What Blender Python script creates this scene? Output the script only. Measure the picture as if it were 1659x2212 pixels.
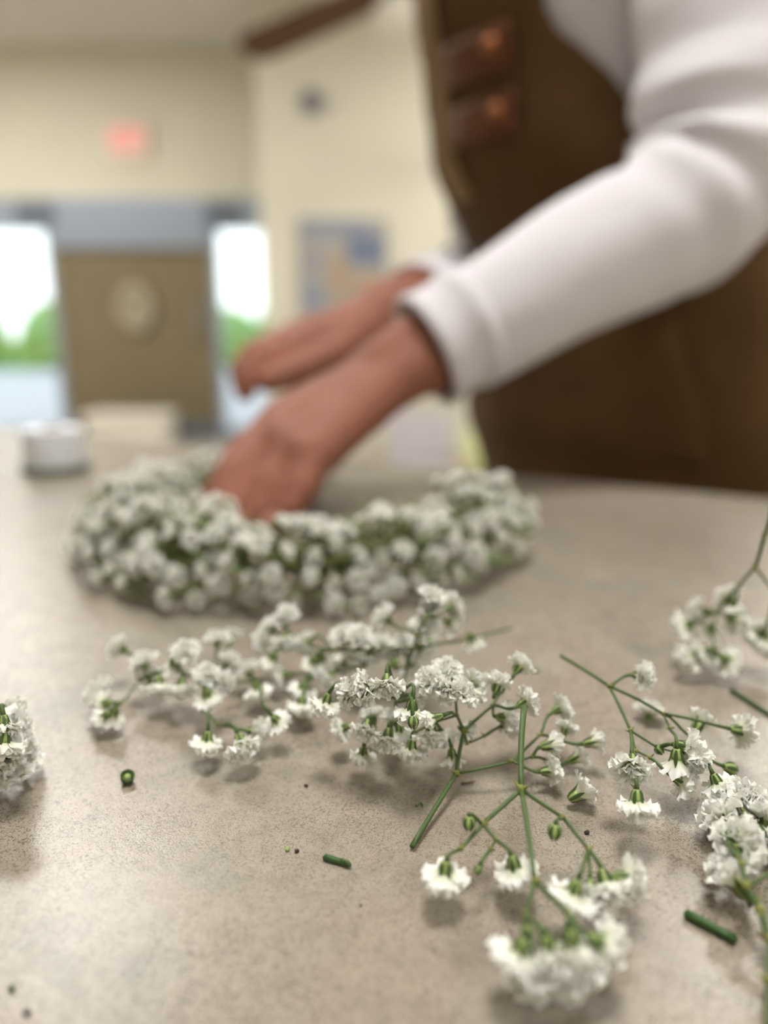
import bpy, bmesh, math, random
from mathutils import Vector, Matrix, Quaternion, noise

for o in list(bpy.data.objects):
    bpy.data.objects.remove(o)
S = bpy.context.scene
COL = S.collection
random.seed(7)
PI = math.pi

# ------------------------------------------------------------------ camera, world, exposure
T = 0.95                       # height of the table top
W_, H_ = 1659.0, 2212.0
FPX = 1664.0
PITCH = math.radians(14.0)
CAM = Vector((0, 0, T + 0.10))
FWD = Vector((0, math.cos(PITCH), -math.sin(PITCH)))
UP = Vector((0, math.sin(PITCH), math.cos(PITCH)))
RT = Vector((1, 0, 0))

cd = bpy.data.cameras.new('camera')
cam = bpy.data.objects.new('camera', cd)
COL.objects.link(cam)
cam.location = CAM
cam.rotation_euler = (PI / 2 - PITCH, 0, 0)
cd.sensor_fit = 'VERTICAL'
cd.sensor_height = 36.0
cd.lens = 36.0 * FPX / H_
cd.clip_start = 0.01
cd.clip_end = 200
cd.dof.use_dof = True
cd.dof.focus_distance = 0.155
cd.dof.aperture_fstop = cd.lens / 5.5      # 5.5 mm opening
S.camera = cam

w = bpy.data.worlds.new('world')
S.world = w
w.use_nodes = True
bg = w.node_tree.nodes['Background']
bg.inputs[0].default_value = (0.93, 0.97, 1.0, 1)      # even overcast sky
bg.inputs[1].default_value = 2.2

S.view_settings.view_transform = 'Standard'
S.view_settings.look = 'None'
S.view_settings.gamma = 1.0
S.view_settings.use_curve_mapping = False
S.view_settings.exposure = 0.15
PANEL = 40.0                   # radiance of the ceiling light panels


# ------------------------------------------------------------------ helpers: pixels to places
def ray(px, py):
    return FWD + RT * ((px - W_ / 2) / FPX) - UP * ((py - H_ / 2) / FPX)


def at_h(px, py, h=0.0):
    """point on the ray at height h above the table top"""
    d = ray(px, py)
    return CAM + d * ((T + h - CAM.z) / d.z)


def at_z(px, py, z):
    d = ray(px, py)
    return CAM + d * ((z - CAM.z) / d.z)


def at_d(px, py, depth):
    return CAM + ray(px, py) * depth


def at_y(px, py, Y):
    d = ray(px, py)
    return CAM + d * (Y / d.y)


# ------------------------------------------------------------------ helpers: materials
def srgb(r, g, b):
    def f(c):
        c /= 255.0
        return c / 12.92 if c <= 0.04045 else ((c + 0.055) / 1.055) ** 2.4
    return (f(r), f(g), f(b), 1)


def mat(name, col, rough=0.6, spec=0.5, metal=0.0, var=0.0, vscale=40.0, bump=0.0, bscale=200.0, sheen=0.0, emit=None, estr=0.0):
    m = bpy.data.materials.new(name)
    m.use_nodes = True
    nt = m.node_tree
    p = nt.nodes['Principled BSDF']
    p.inputs['Base Color'].default_value = col
    p.inputs['Roughness'].default_value = rough
    p.inputs['Specular IOR Level'].default_value = spec
    p.inputs['Metallic'].default_value = metal
    if sheen:
        p.inputs['Sheen Weight'].default_value = sheen
    if emit:
        p.inputs['Emission Color'].default_value = emit
        p.inputs['Emission Strength'].default_value = estr
    tc = nt.nodes.new('ShaderNodeTexCoord')
    if var:
        n = nt.nodes.new('ShaderNodeTexNoise')
        n.inputs['Scale'].default_value = vscale
        n.inputs['Detail'].default_value = 4
        nt.links.new(tc.outputs['Object'], n.inputs['Vector'])
        r = nt.nodes.new('ShaderNodeMapRange')
        r.inputs['From Min'].default_value = 0.3
        r.inputs['From Max'].default_value = 0.7
        r.inputs['To Min'].default_value = 1 - var
        r.inputs['To Max'].default_value = 1 + var
        nt.links.new(n.outputs['Fac'], r.inputs['Value'])
        h = nt.nodes.new('ShaderNodeHueSaturation')
        h.inputs['Color'].default_value = col
        nt.links.new(r.outputs[0], h.inputs['Value'])
        nt.links.new(h.outputs[0], p.inputs['Base Color'])
    if bump:
        n2 = nt.nodes.new('ShaderNodeTexNoise')
        n2.inputs['Scale'].default_value = bscale
        n2.inputs['Detail'].default_value = 3
        nt.links.new(tc.outputs['Object'], n2.inputs['Vector'])
        b = nt.nodes.new('ShaderNodeBump')
        b.inputs['Strength'].default_value = bump
        b.inputs['Distance'].default_value = 0.5 / bscale
        nt.links.new(n2.outputs['Fac'], b.inputs['Height'])
        nt.links.new(b.outputs[0], p.inputs['Normal'])
    return m


def ramp(nt, pts):
    r = nt.nodes.new('ShaderNodeValToRGB')
    e = r.color_ramp.elements
    e[0].position, e[0].color = pts[0]
    e[1].position, e[1].color = pts[-1]
    for p, c in pts[1:-1]:
        x = e.new(p)
        x.color = c
    return r


def table_material():
    m = bpy.data.materials.new('stone_laminate')
    m.use_nodes = True
    nt = m.node_tree
    p = nt.nodes['Principled BSDF']
    tc = nt.nodes.new('ShaderNodeTexCoord')

    def nz(scale, detail=4, rough=0.5, dist=0.0):
        n = nt.nodes.new('ShaderNodeTexNoise')
        n.inputs['Scale'].default_value = scale
        n.inputs['Detail'].default_value = detail
        n.inputs['Roughness'].default_value = rough
        n.inputs['Distortion'].default_value = dist
        nt.links.new(tc.outputs['Object'], n.inputs['Vector'])
        return n

    def mix(fac, a, b, mode='MIX'):
        x = nt.nodes.new('ShaderNodeMix')
        x.data_type = 'RGBA'
        x.blend_type = mode
        if isinstance(fac, float):
            x.inputs[0].default_value = fac
        else:
            nt.links.new(fac, x.inputs[0])
        for s, v in ((6, a), (7, b)):
            if isinstance(v, tuple):
                x.inputs[s].default_value = v
            else:
                nt.links.new(v, x.inputs[s])
        return x.outputs[2]

    big = nz(22, 7, 0.7, 0.3)
    r1 = ramp(nt, [(0.30, srgb(138, 134, 123)), (0.45, srgb(159, 151, 138)), (0.58, srgb(159, 147, 134)), (0.75, srgb(173, 167, 154))])
    nt.links.new(big.outputs['Fac'], r1.inputs[0])
    med = nz(120, 8, 0.75, 0.5)
    r2 = ramp(nt, [(0.36, (0.56, 0.58, 0.56, 1)), (0.52, (1, 1, 1, 1)), (0.70, (1.08, 1.07, 1.05, 1))])
    nt.links.new(med.outputs['Fac'], r2.inputs[0])
    c = mix(0.42, r1.outputs[0], r2.outputs[0], 'MULTIPLY')
    # worm-like dark flecks, denser in some areas
    worm = nz(1150, 3, 0.5, 2.0)
    r3 = ramp(nt, [(0.40, (1, 1, 1, 1)), (0.48, (0, 0, 0, 1))])
    nt.links.new(worm.outputs['Fac'], r3.inputs[0])
    dens = nz(30, 3, 0.5)
    r4 = ramp(nt, [(0.36, (0.40, 0.40, 0.40, 1)), (0.62, (0.85, 0.85, 0.85, 1))])
    nt.links.new(dens.outputs['Fac'], r4.inputs[0])
    f = nt.nodes.new('ShaderNodeMath')
    f.operation = 'MULTIPLY'
    nt.links.new(r3.outputs[0], f.inputs[0])
    nt.links.new(r4.outputs[0], f.inputs[1])
    c = mix(f.outputs[0], c, srgb(92, 81, 68))
    fine = nz(2600, 3, 0.6, 0.8)
    r5 = ramp(nt, [(0.3, (0.66, 0.65, 0.64, 1)), (0.52, (1, 1, 1, 1)), (0.72, (1.12, 1.12, 1.12, 1))])
    nt.links.new(fine.outputs['Fac'], r5.inputs[0])
    c = mix(0.7, c, r5.outputs[0], 'MULTIPLY')
    nt.links.new(c, p.inputs['Base Color'])
    p.inputs['Roughness'].default_value = 0.27
    p.inputs['Specular IOR Level'].default_value = 0.5
    b = nt.nodes.new('ShaderNodeBump')
    b.inputs['Strength'].default_value = 0.22
    b.inputs['Distance'].default_value = 0.0002
    nt.links.new(worm.outputs['Fac'], b.inputs['Height'])
    nt.links.new(b.outputs[0], p.inputs['Normal'])
    return m


def petal_material():
    m = bpy.data.materials.new('white_petal')
    m.use_nodes = True
    nt = m.node_tree
    p = nt.nodes['Principled BSDF']
    out = nt.nodes['Material Output']
    tc = nt.nodes.new('ShaderNodeTexCoord')
    # greenish at the throat: distance from a point on the flower's axis above the cup
    vm = nt.nodes.new('ShaderNodeVectorMath')
    vm.operation = 'DISTANCE'
    vm.inputs[1].default_value = (0, 0, 0.0022)
    nt.links.new(tc.outputs['Object'], vm.inputs[0])
    r = ramp(nt, [(0.0, srgb(196, 206, 140)), (0.35, srgb(238, 241, 218)), (0.75, srgb(253, 253, 249))])
    mr = nt.nodes.new('ShaderNodeMapRange')
    mr.inputs['From Max'].default_value = 0.0042
    nt.links.new(vm.outputs['Value'], mr.inputs['Value'])
    nt.links.new(mr.outputs[0], r.inputs[0])
    nt.links.new(r.outputs[0], p.inputs['Base Color'])
    p.inputs['Roughness'].default_value = 0.55
    p.inputs['Specular IOR Level'].default_value = 0.3
    tr = nt.nodes.new('ShaderNodeBsdfTranslucent')
    nt.links.new(r.outputs[0], tr.inputs[0])
    mx = nt.nodes.new('ShaderNodeMixShader')
    mx.inputs[0].default_value = 0.30
    nt.links.new(p.outputs[0], mx.inputs[1])
    nt.links.new(tr.outputs[0], mx.inputs[2])
    nt.links.new(mx.outputs[0], out.inputs[0])
    return m


def glass_material():
    m = bpy.data.materials.new('clear_glass')
    m.use_nodes = True
    nt = m.node_tree
    out = nt.nodes['Material Output']
    nt.nodes.remove(nt.nodes['Principled BSDF'])
    t = nt.nodes.new('ShaderNodeBsdfTransparent')
    t.inputs[0].default_value = (0.94, 0.97, 0.96, 1)
    g = nt.nodes.new('ShaderNodeBsdfGlossy')
    g.inputs['Roughness'].default_value = 0.02
    f = nt.nodes.new('ShaderNodeFresnel')
    f.inputs[0].default_value = 1.3
    mx = nt.nodes.new('ShaderNodeMixShader')
    nt.links.new(f.outputs[0], mx.inputs[0])
    nt.links.new(t.outputs[0], mx.inputs[1])
    nt.links.new(g.outputs[0], mx.inputs[2])
    nt.links.new(mx.outputs[0], out.inputs[0])
    return m


def shirt_material():
    m = mat('ribbed_white_jersey', srgb(218, 214, 221), 0.85, 0.2, sheen=0.1)
    nt = m.node_tree
    p = nt.nodes['Principled BSDF']
    at = nt.nodes.new('ShaderNodeTexCoord')
    wv = nt.nodes.new('ShaderNodeTexWave')
    wv.inputs['Scale'].default_value = 160
    wv.inputs['Distortion'].default_value = 0.6
    nt.links.new(at.outputs['Object'], wv.inputs['Vector'])
    b = nt.nodes.new('ShaderNodeBump')
    b.inputs['Strength'].default_value = 0.25
    b.inputs['Distance'].default_value = 0.0008
    nt.links.new(wv.outputs['Fac'], b.inputs['Height'])
    nt.links.new(b.outputs[0], p.inputs['Normal'])
    return m


M = {
    'table': table_material(),
    'petal': petal_material(),
    'glass': glass_material(),
    'edge': mat('table_edge_band', srgb(150, 132, 112), 0.5, var=0.05),
    'steel': mat('grey_painted_steel', srgb(120, 120, 122), 0.4, metal=0.6, var=0.03),
    'stem': mat('green_stem', srgb(76, 98, 52), 0.45, 0.4, var=0.14, vscale=120),
    'stemdark': mat('dark_green_stem', srgb(52, 84, 40), 0.45, 0.4, var=0.12, vscale=200),
    'node': mat('yellow_green_joint', srgb(122, 126, 62), 0.5, 0.4, var=0.12, vscale=500),
    'bract': mat('brown_bract', srgb(96, 74, 44), 0.7),
    'sepal': mat('sepal_green', srgb(64, 86, 42), 0.5, 0.4, var=0.1, vscale=600),
    'cup': mat('pale_calyx_green', srgb(152, 170, 102), 0.5, 0.4, var=0.08, vscale=500),
    'seed': mat('dark_seed', srgb(48, 40, 32), 0.6),
    'olive': mat('olive_stems', srgb(120, 126, 78), 0.6, 0.3, var=0.2, vscale=100),
    'leaf': mat('green_leaf', srgb(112, 126, 84), 0.55, 0.4, var=0.15, vscale=80),
    'wire': mat('green_wire', srgb(60, 78, 52), 0.4, 0.5, metal=0.3),
    'skin': mat('skin', srgb(142, 92, 75), 0.62, 0.25, var=0.10, vscale=30, bump=0.1, bscale=300),
    'nail': mat('fingernail', srgb(166, 114, 98), 0.3, 0.5),
    'lip': mat('lip', srgb(168, 96, 88), 0.45),
    'eyewhite': mat('eye_white', srgb(235, 232, 228), 0.2),
    'iris': mat('iris', srgb(60, 40, 26), 0.2),
    'hair': mat('dark_brown_hair', srgb(52, 36, 26), 0.45, 0.4, var=0.2, vscale=60),
    'shirt': shirt_material(),
    'apron': mat('brown_canvas', srgb(88, 65, 39), 0.85, 0.2, var=0.12, vscale=18, bump=0.4, bscale=900),
    'apron_trim': mat('faded_brown_webbing', srgb(134, 108, 76), 0.85, 0.2, var=0.08, vscale=30, bump=0.4, bscale=900),
    'leather': mat('copper_leather', srgb(96, 52, 26), 0.6, 0.3, var=0.15, vscale=60),
    'copper': mat('copper_rivet', srgb(150, 96, 62), 0.5, metal=0.8),
    'denim': mat('dark_trousers', srgb(48, 50, 60), 0.9, var=0.1),
    'shoe': mat('black_shoe', srgb(30, 28, 28), 0.5),
    'sole': mat('white_sole', srgb(210, 206, 200), 0.6),
    'wall': mat('cream_wall_paint', srgb(210, 206, 190), 0.85, 0.2, var=0.015, vscale=3, bump=0.1, bscale=120),
    'ceil': mat('grey_white_ceiling', srgb(212, 207, 202), 0.9, 0.1, var=0.02, vscale=5),
    'floor': mat('polished_vinyl_floor', srgb(186, 178, 164), 0.22, 0.5, var=0.05, vscale=6),
    'base': mat('baseboard', srgb(196, 190, 176), 0.6),
    'alu': mat('blue_grey_aluminium', srgb(150, 160, 174), 0.4, metal=0.35, var=0.03),
    'aludark': mat('dark_grey_bracket', srgb(104, 110, 122), 0.5, metal=0.3),
    'brown': mat('brown_door_panel', srgb(122, 110, 86), 0.7, 0.3, var=0.06, vscale=4),
    'paper': mat('white_paper', srgb(222, 216, 206), 0.8, 0.2, var=0.02),
    'pale': mat('pale_notice', srgb(166, 156, 136), 0.8, 0.2, var=0.05, vscale=20),
    'exitwhite': mat('white_sign_housing', srgb(244, 214, 202), 0.5),
    'exitred': mat('red_sign_letters', srgb(226, 70, 66), 0.5, emit=srgb(240, 70, 64), estr=0.3),
    'grey': mat('grey_plastic', srgb(150, 146, 150), 0.6),
    'greydark': mat('dark_grey_plastic', srgb(112, 108, 114), 0.7),
    'slate': mat('slate_blue_print', srgb(140, 146, 158), 0.8, 0.2, var=0.08, vscale=9),
    'slatedark': mat('deep_blue_print', srgb(112, 122, 144), 0.8, 0.2, var=0.06, vscale=9),
    'tan': mat('tan_print', srgb(168, 146, 124), 0.8, 0.2, var=0.1, vscale=12),
    'greyprint': mat('grey_print', srgb(164, 160, 154), 0.8, 0.2, var=0.05, vscale=12),
    'fanwood': mat('dark_walnut', srgb(84, 52, 26), 0.5, 0.4, var=0.2, vscale=14),
    'white': mat('white_enamel', srgb(228, 224, 214), 0.4),
    'globe': mat('frosted_globe', srgb(206, 200, 186), 0.5, emit=(1, 0.95, 0.84, 1), estr=0.05),
    'panel': mat('lit_diffuser', (0.8, 0.8, 0.8, 1), 0.6, emit=(1.0, 0.975, 0.925, 1), estr=PANEL),
    'tape': mat('dark_green_tape', srgb(62, 76, 52), 0.6, var=0.08),
    'ribbon': mat('white_ribbon', srgb(226, 230, 238), 0.5, 0.4, var=0.03),
    'card': mat('cardboard_core', srgb(160, 134, 100), 0.8),
    'bucket': mat('pale_green_plastic', srgb(214, 218, 160), 0.4),
    'crate': mat('pale_lilac_plastic', srgb(206, 200, 210), 0.45),
    'pave': mat('pale_concrete', srgb(168, 170, 178), 0.9, 0.2, var=0.05, vscale=2),
    'lawn': mat('grass_ground', srgb(112, 160, 96), 0.9, 0.2, var=0.15, vscale=6),
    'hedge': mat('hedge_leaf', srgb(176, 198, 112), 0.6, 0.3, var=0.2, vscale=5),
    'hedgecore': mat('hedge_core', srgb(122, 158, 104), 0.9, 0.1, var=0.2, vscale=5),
    'bark': mat('bark', srgb(90, 74, 58), 0.9),
}


# ------------------------------------------------------------------ helpers: meshes and objects
class MB:
    """collects closed shapes in world coordinates"""
    def __init__(self):
        self.v, self.f, self.m = [], [], []

    def add(self, v, f, mi=0):
        n = len(self.v)
        self.v += [Vector(p) for p in v]
        self.f += [tuple(i + n for i in q) for q in f]
        self.m += [mi] * len(f)

    def box(self, c, s, R=None, mi=0):
        c = Vector(c)
        v = []
        for dz in (-.5, .5):
            for dx, dy in ((-.5, -.5), (.5, -.5), (.5, .5), (-.5, .5)):
                p = Vector((dx * s[0], dy * s[1], dz * s[2]))
                v.append(c + (R @ p if R else p))
        self.add(v, [(3, 2, 1, 0), (4, 5, 6, 7), (0, 1, 5, 4), (1, 2, 6, 5), (2, 3, 7, 6), (3, 0, 4, 7)], mi)
        return self

    def loft(self, rings, mi=0, closed=True, cap=True):
        n = len(rings[0])
        v = [p for r in rings for p in r]
        f = []
        for k in range(len(rings) - 1):
            for i in range(n if closed else n - 1):
                j = (i + 1) % n
                f.append((k * n + i, k * n + j, (k + 1) * n + j, (k + 1) * n + i))
        if cap and closed:
            f.append(tuple(range(n - 1, -1, -1)))
            b = (len(rings) - 1) * n
            f.append(tuple(range(b, b + n)))
        self.add(v, f, mi)
        return self

    def tube(self, pts, rad, sides=8, mi=0, round_ends=False):
        pts = [Vector(p) for p in pts]
        if not isinstance(rad, (list, tuple)):
            rad = [rad] * len(pts)
        rad = list(rad)
        if round_ends:
            d0 = (pts[0] - pts[1]).normalized()
            d1 = (pts[-1] - pts[-2]).normalized()
            a, ra, b, rb = pts[0], rad[0], pts[-1], rad[-1]
            pre = [(a + d0 * ra * math.sin(t), ra * math.cos(t)) for t in (1.5, 1.1, 0.6)]
            post = [(b + d1 * rb * math.sin(t), rb * math.cos(t)) for t in (0.6, 1.1, 1.5)]
            pts = [p for p, _ in pre] + pts + [p for p, _ in post]
            rad = [r for _, r in pre] + rad + [r for _, r in post]
        rings = []
        up = None
        for i, p in enumerate(pts):
            t = (pts[min(i + 1, len(pts) - 1)] - pts[max(i - 1, 0)]).normalized()
            if up is None:
                up = t.orthogonal().normalized()
            else:
                up = (up - t * up.dot(t))
                up = up.normalized() if up.length > 1e-9 else t.orthogonal().normalized()
            s = t.cross(up)
            rings.append([p + (up * math.cos(2 * PI * k / sides) + s * math.sin(2 * PI * k / sides)) * rad[i] for k in range(sides)])
        return self.loft(rings, mi)

    def ball(self, c, r, mi=0, seg=10, rings=6, R=None):
        c = Vector(c)
        if not isinstance(r, (list, tuple)):
            r = (r, r, r)
        rs = []
        for k in range(rings + 1):
            a = PI * (k + 0.02) / (rings + 0.04)
            rr = []
            for i in range(seg):
                b = 2 * PI * i / seg
                p = Vector((r[0] * math.sin(a) * math.cos(b), r[1] * math.sin(a) * math.sin(b), -r[2] * math.cos(a)))
                rr.append(c + (R @ p if R else p))
            rs.append(rr)
        return self.loft(rs, mi)

    def lathe(self, prof, c, seg=24, mi=0, R=None):
        c = Vector(c)
        rs = []
        for r, z in prof:
            rr = []
            for i in range(seg):
                p = Vector((r * math.cos(2 * PI * i / seg), r * math.sin(2 * PI * i / seg), z))
                rr.append(c + (R @ p if R else p))
            rs.append(rr)
        return self.loft(rs, mi)

    def mesh(self, name, mats, origin=Vector(), smooth=True):
        me = bpy.data.meshes.new(name)
        me.from_pydata([p - origin for p in self.v], [], self.f)
        for k in (mats if isinstance(mats, (list, tuple)) else [mats]):
            me.materials.append(M[k])
        me.polygons.foreach_set('material_index', self.m)
        me.polygons.foreach_set('use_smooth', [smooth] * len(self.f))
        me.update()
        return me


def wloc(o):
    p = Vector()
    while o:
        p += o.location
        o = o.parent
    return p


def obj(name, mb, mats, parent=None, origin=None, smooth=False):
    """one mesh object; geometry given in world coordinates, parents are never rotated"""
    if origin is None:
        origin = wloc(parent) if parent else Vector()
    origin = Vector(origin)
    me = mb.mesh(name, mats, origin, smooth) if isinstance(mb, MB) else mb
    o = bpy.data.objects.new(name, me)
    COL.objects.link(o)
    if parent:
        o.parent = parent
        o.location = origin - wloc(parent)
    else:
        o.location = origin
    return o


def tag(o, label=None, cat=None, group=None, kind=None):
    if label: o['label'] = label
    if cat: o['category'] = cat
    if group: o['group'] = group
    if kind: o['kind'] = kind
    return o


def thing(name, loc, label, cat, group=None):
    o = bpy.data.objects.new(name, None)
    o.empty_display_size = 0.02
    COL.objects.link(o)
    o.location = loc
    return tag(o, label, cat, group)


def box_obj(name, c, s, mats, parent=None, R=None, bevel=0.0, origin=None):
    o = obj(name, MB().box(c, s, R), mats, parent, origin if origin is not None else (None if parent else Vector(c) - Vector((0, 0, s[2] / 2))))
    if bevel:
        b = o.modifiers.new('bevel', 'BEVEL')
        b.width = bevel
        b.segments = 3
    return o


def RZ(a):
    return Matrix.Rotation(a, 3, 'Z')


def remeshed(mb, name, mats, voxel, smooth_it=6, origin=Vector()):
    """fuse overlapping closed shapes into one continuous surface"""
    me = mb.mesh(name, mats, origin)
    o = bpy.data.objects.new(name, me)
    COL.objects.link(o)
    r = o.modifiers.new('r', 'REMESH')
    r.mode = 'VOXEL'
    r.voxel_size = voxel
    r.use_smooth_shade = True
    s = o.modifiers.new('s', 'SMOOTH')
    s.factor = 0.5
    s.iterations = smooth_it
    dg = bpy.context.evaluated_depsgraph_get()
    nm = bpy.data.meshes.new_from_object(o.evaluated_get(dg))
    bpy.data.objects.remove(o)
    nm.name = name
    if not nm.materials:
        for k in (mats if isinstance(mats, (list, tuple)) else [mats]):
            nm.materials.append(M[k])
    nm.polygons.foreach_set('use_smooth', [True] * len(nm.polygons))
    return nm


# ------------------------------------------------------------------ the room
YB, YF = 6.95, 5.95          # far wall with the entrance; wall that stands forward of it
XC = -0.90                   # corner between the two
XL, XR, YN = -4.6, 4.4, -3.2
ZC = 3.2
tag(box_obj('floor', ((XL + XR) / 2, (YN + YB) / 2 + 0.1, -0.05), (XR - XL + 0.4, YB - YN + 0.4, 0.1), 'floor'), 'pale polished floor of the room', kind='structure')
tag(box_obj('ceiling', ((XL + XR) / 2, (YN + YB) / 2 + 0.1, ZC + 0.05), (XR - XL + 0.4, YB - YN + 0.4, 0.1), 'ceil'), 'grey white ceiling', kind='structure')
tag(box_obj('wall_left', (XL - 0.1, (YN + YB) / 2, ZC / 2), (0.2, YB - YN, ZC), 'wall'), 'cream side wall', kind='structure')
tag(box_obj('wall_right', (XR + 0.1, (YN + YF) / 2, ZC / 2), (0.2, YF - YN + 0.2, ZC), 'wall'), 'cream side wall behind the person', kind='structure')
tag(box_obj('wall_rear', ((XL + XR) / 2, YN - 0.1, ZC / 2), (XR - XL, 0.2, ZC), 'wall'), 'cream wall behind the camera', kind='structure')
tag(box_obj('wall_front', ((XC + XR) / 2, YF + 0.1, ZC / 2), (XR - XC, 0.2, ZC), 'wall'), 'cream wall carrying the notice board', kind='structure')
tag(box_obj('wall_return', (XC + 0.1, (YF + 0.2 + YB) / 2, ZC / 2), (0.2, YB - YF - 0.2, ZC), 'wall'), 'short cream return wall beside the entrance', kind='structure')
ZH = 2.05                    # top of the shop front opening
tag(box_obj('wall_entrance', ((XL + XC) / 2, YB + 0.1, (ZH + ZC) / 2), (XC - XL, 0.2, ZC - ZH), 'wall'), 'cream wall above the glazed entrance', kind='structure')
tag(box_obj('baseboard_front', ((XC + XR) / 2, YF - 0.008, 0.05), (XR - XC, 0.016, 0.1), 'base'), 'pale baseboard under the notice board wall', kind='structure')

# glazed entrance: frame, two panes, a brown door between them
ent = tag(obj('window_1', MB().box(((XL + XC) / 2, YB + 0.06, ZH - 0.125), (XC - XL, 0.12, 0.25)), 'alu', origin=((XL + XC) / 2, YB + 0.06, 0)),
          'blue grey metal frame of the glazed entrance', kind='structure')
xd0 = at_y(128, 700, YB).x
xd1 = at_y(462, 700, YB).x
for x in (XL + 0.03, xd0 - 0.03, xd1 + 0.03, XC - 0.04, -3.75):
    box_obj('mullion', (x, YB + 0.06, (ZH - 0.25) / 2), (0.06, 0.1, ZH - 0.25), 'alu', ent)
for a, b in ((XL + 0.06, -3.78), (-3.72, xd0 - 0.06), (xd1 + 0.06, XC - 0.07)):
    box_obj('bottom_rail', ((a + b) / 2, YB + 0.06, 0.05), (b - a, 0.08, 0.1), 'alu', ent)
    box_obj('pane', ((a + b) / 2, YB + 0.06, (0.1 + ZH - 0.25) / 2), (b - a, 0.012, ZH - 0.35), 'glass', ent)
for px in (75, 482):
    c = at_y(px, 470, YB)
    box_obj('bracket', (c.x, YB - 0.02, ZH - 0.13), (0.28, 0.05, 0.2), 'aludark', ent)
dc = (xd0 + xd1) / 2
dw = xd1 - xd0
ztop = ZH - 0.25
door = tag(obj('door_1', MB().box((dc, YB + 0.05, ztop / 2), (dw, 0.05, ztop)), 'brown', origin=(dc, YB + 0.05, 0)), 'brown door between two bright glass panes', kind='structure')
box_obj('top_rail', (dc, YB + 0.0, ztop - 0.07), (dw, 0.05, 0.16), 'alu', door)
box_obj('kick_plate', (dc, YB + 0.02, 0.08), (dw, 0.012, 0.14), 'aludark', door)
hb = MB()
hx = xd1 - 0.12
hb.tube([(hx, YB + 0.02, 0.9), (hx, YB - 0.04, 0.9), (hx, YB - 0.04, 1.2), (hx, YB + 0.02, 1.2)], 0.012, 8)
obj('door_handle', hb, 'alu', door, smooth=True)
c = at_y(295, 665, YB + 0.02)
nb = MB()
for i in range(18):
    a = 2 * PI * i / 18
    nb.ball(c + Vector((0.11 * math.cos(a), -0.03, 0.16 * math.sin(a))), (0.06, 0.035, 0.06), 0, 8, 5)
nb.lathe([(0.0, -0.01), (0.15, -0.01), (0.15, 0.0), (0.0, 0.0)], c + Vector((0, -0.012, 0)), 20, 0, Matrix.Rotation(PI / 2, 3, 'X'))
tag(obj('door_wreath', nb, 'pale', origin=c, smooth=True), 'pale rounded decoration hanging on the brown door', 'decoration')

# lit exit sign above the entrance
c = at_y(280, 306, YB)
ex = thing('exit_sign', (c.x, YB - 0.03, c.z - 0.1), 'small red and white exit sign on the wall above the entrance', 'sign')
box_obj('housing', (c.x, YB - 0.035, c.z), (0.34, 0.06, 0.24), 'exitwhite', ex, bevel=0.008)
tcu = bpy.data.curves.new('exit_letters', 'FONT')
tcu.body = 'EXIT'
tcu.size = 0.20
tcu.align_x = 'CENTER'
tcu.align_y = 'CENTER'
tcu.extrude = 0.004
tcu.offset = 0.0
to = bpy.data.objects.new('tmp', tcu)
COL.objects.link(to)
dg = bpy.context.evaluated_depsgraph_get()
tm = bpy.data.meshes.new_from_object(to.evaluated_get(dg))
bpy.data.objects.remove(to)
tm.transform(Matrix.Rotation(PI / 2, 4, 'X') @ Matrix.Diagonal((0.66, 1, 1, 1)))
tm.materials.clear()
tm.materials.append(M['exitred'])
lo = bpy.data.objects.new('letters', tm)
COL.objects.link(lo)
lo.parent = ex
lo.location = Vector((c.x, YB - 0.070, c.z)) - ex.location
lo['label'] = 'red letters'

# round fixture and notice board on the nearer wall
c = at_y(675, 222, YF)
fx = thing('wall_speaker', (c.x, YF, c.z), 'small round grey fixture mounted high on the cream wall', 'fixture')
RX = Matrix.Rotation(PI / 2, 3, 'X')
obj('housing', MB().lathe([(0.0, 0.0), (0.09, 0.0), (0.085, 0.04), (0.07, 0.05), (0.0, 0.05)], (c.x, YF, c.z), 28, 0, RX), 'grey', fx, smooth=False)
g = MB()
for r in (0.02, 0.036, 0.052):
    g.tube([Vector((c.x + r * math.cos(a), YF - 0.053, c.z + r * math.sin(a))) for a in [2 * PI * i / 24 for i in range(25)]], 0.005, 6)
obj('grille', g, 'greydark', fx, smooth=True)

a = at_y(640, 472, YF)
b = at_y(838, 690, YF)
nbw, nbh = b.x - a.x, a.z - b.z
cx, cz = (a.x + b.x) / 2, (a.z + b.z) / 2
brd = thing('notice_board', (cx, YF, b.z), 'notice board of blue, grey and tan sheets on the cream wall', 'notice board')
box_obj('backing', (cx, YF - 0.012, cz), (nbw, 0.02, nbh), 'greyprint', brd)
box_obj('header_sheet', (cx - 0.05, YF - 0.025, a.z - 0.075), (nbw - 0.14, 0.004, 0.11), 'slate', brd)
box_obj('sheet', (cx + nbw * 0.26, YF - 0.025, a.z - 0.22), (nbw * 0.40, 0.004, 0.2), 'slatedark', brd)
box_obj('sheet', (cx - nbw * 0.05, YF - 0.025, cz - 0.05), (nbw * 0.2, 0.004, 0.26), 'tan', brd)
box_obj('sheet', (cx - nbw * 0.33, YF - 0.025, cz + 0.06), (nbw * 0.26, 0.004, 0.16), 'grey', brd)
box_obj('sheet', (cx - nbw * 0.33, YF - 0.025, cz - 0.19), (nbw * 0.26, 0.004, 0.2), 'slate', brd)
box_obj('sheet', (cx + nbw * 0.28, YF - 0.025, cz - 0.16), (nbw * 0.34, 0.004, 0.24), 'tan', brd)

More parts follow.
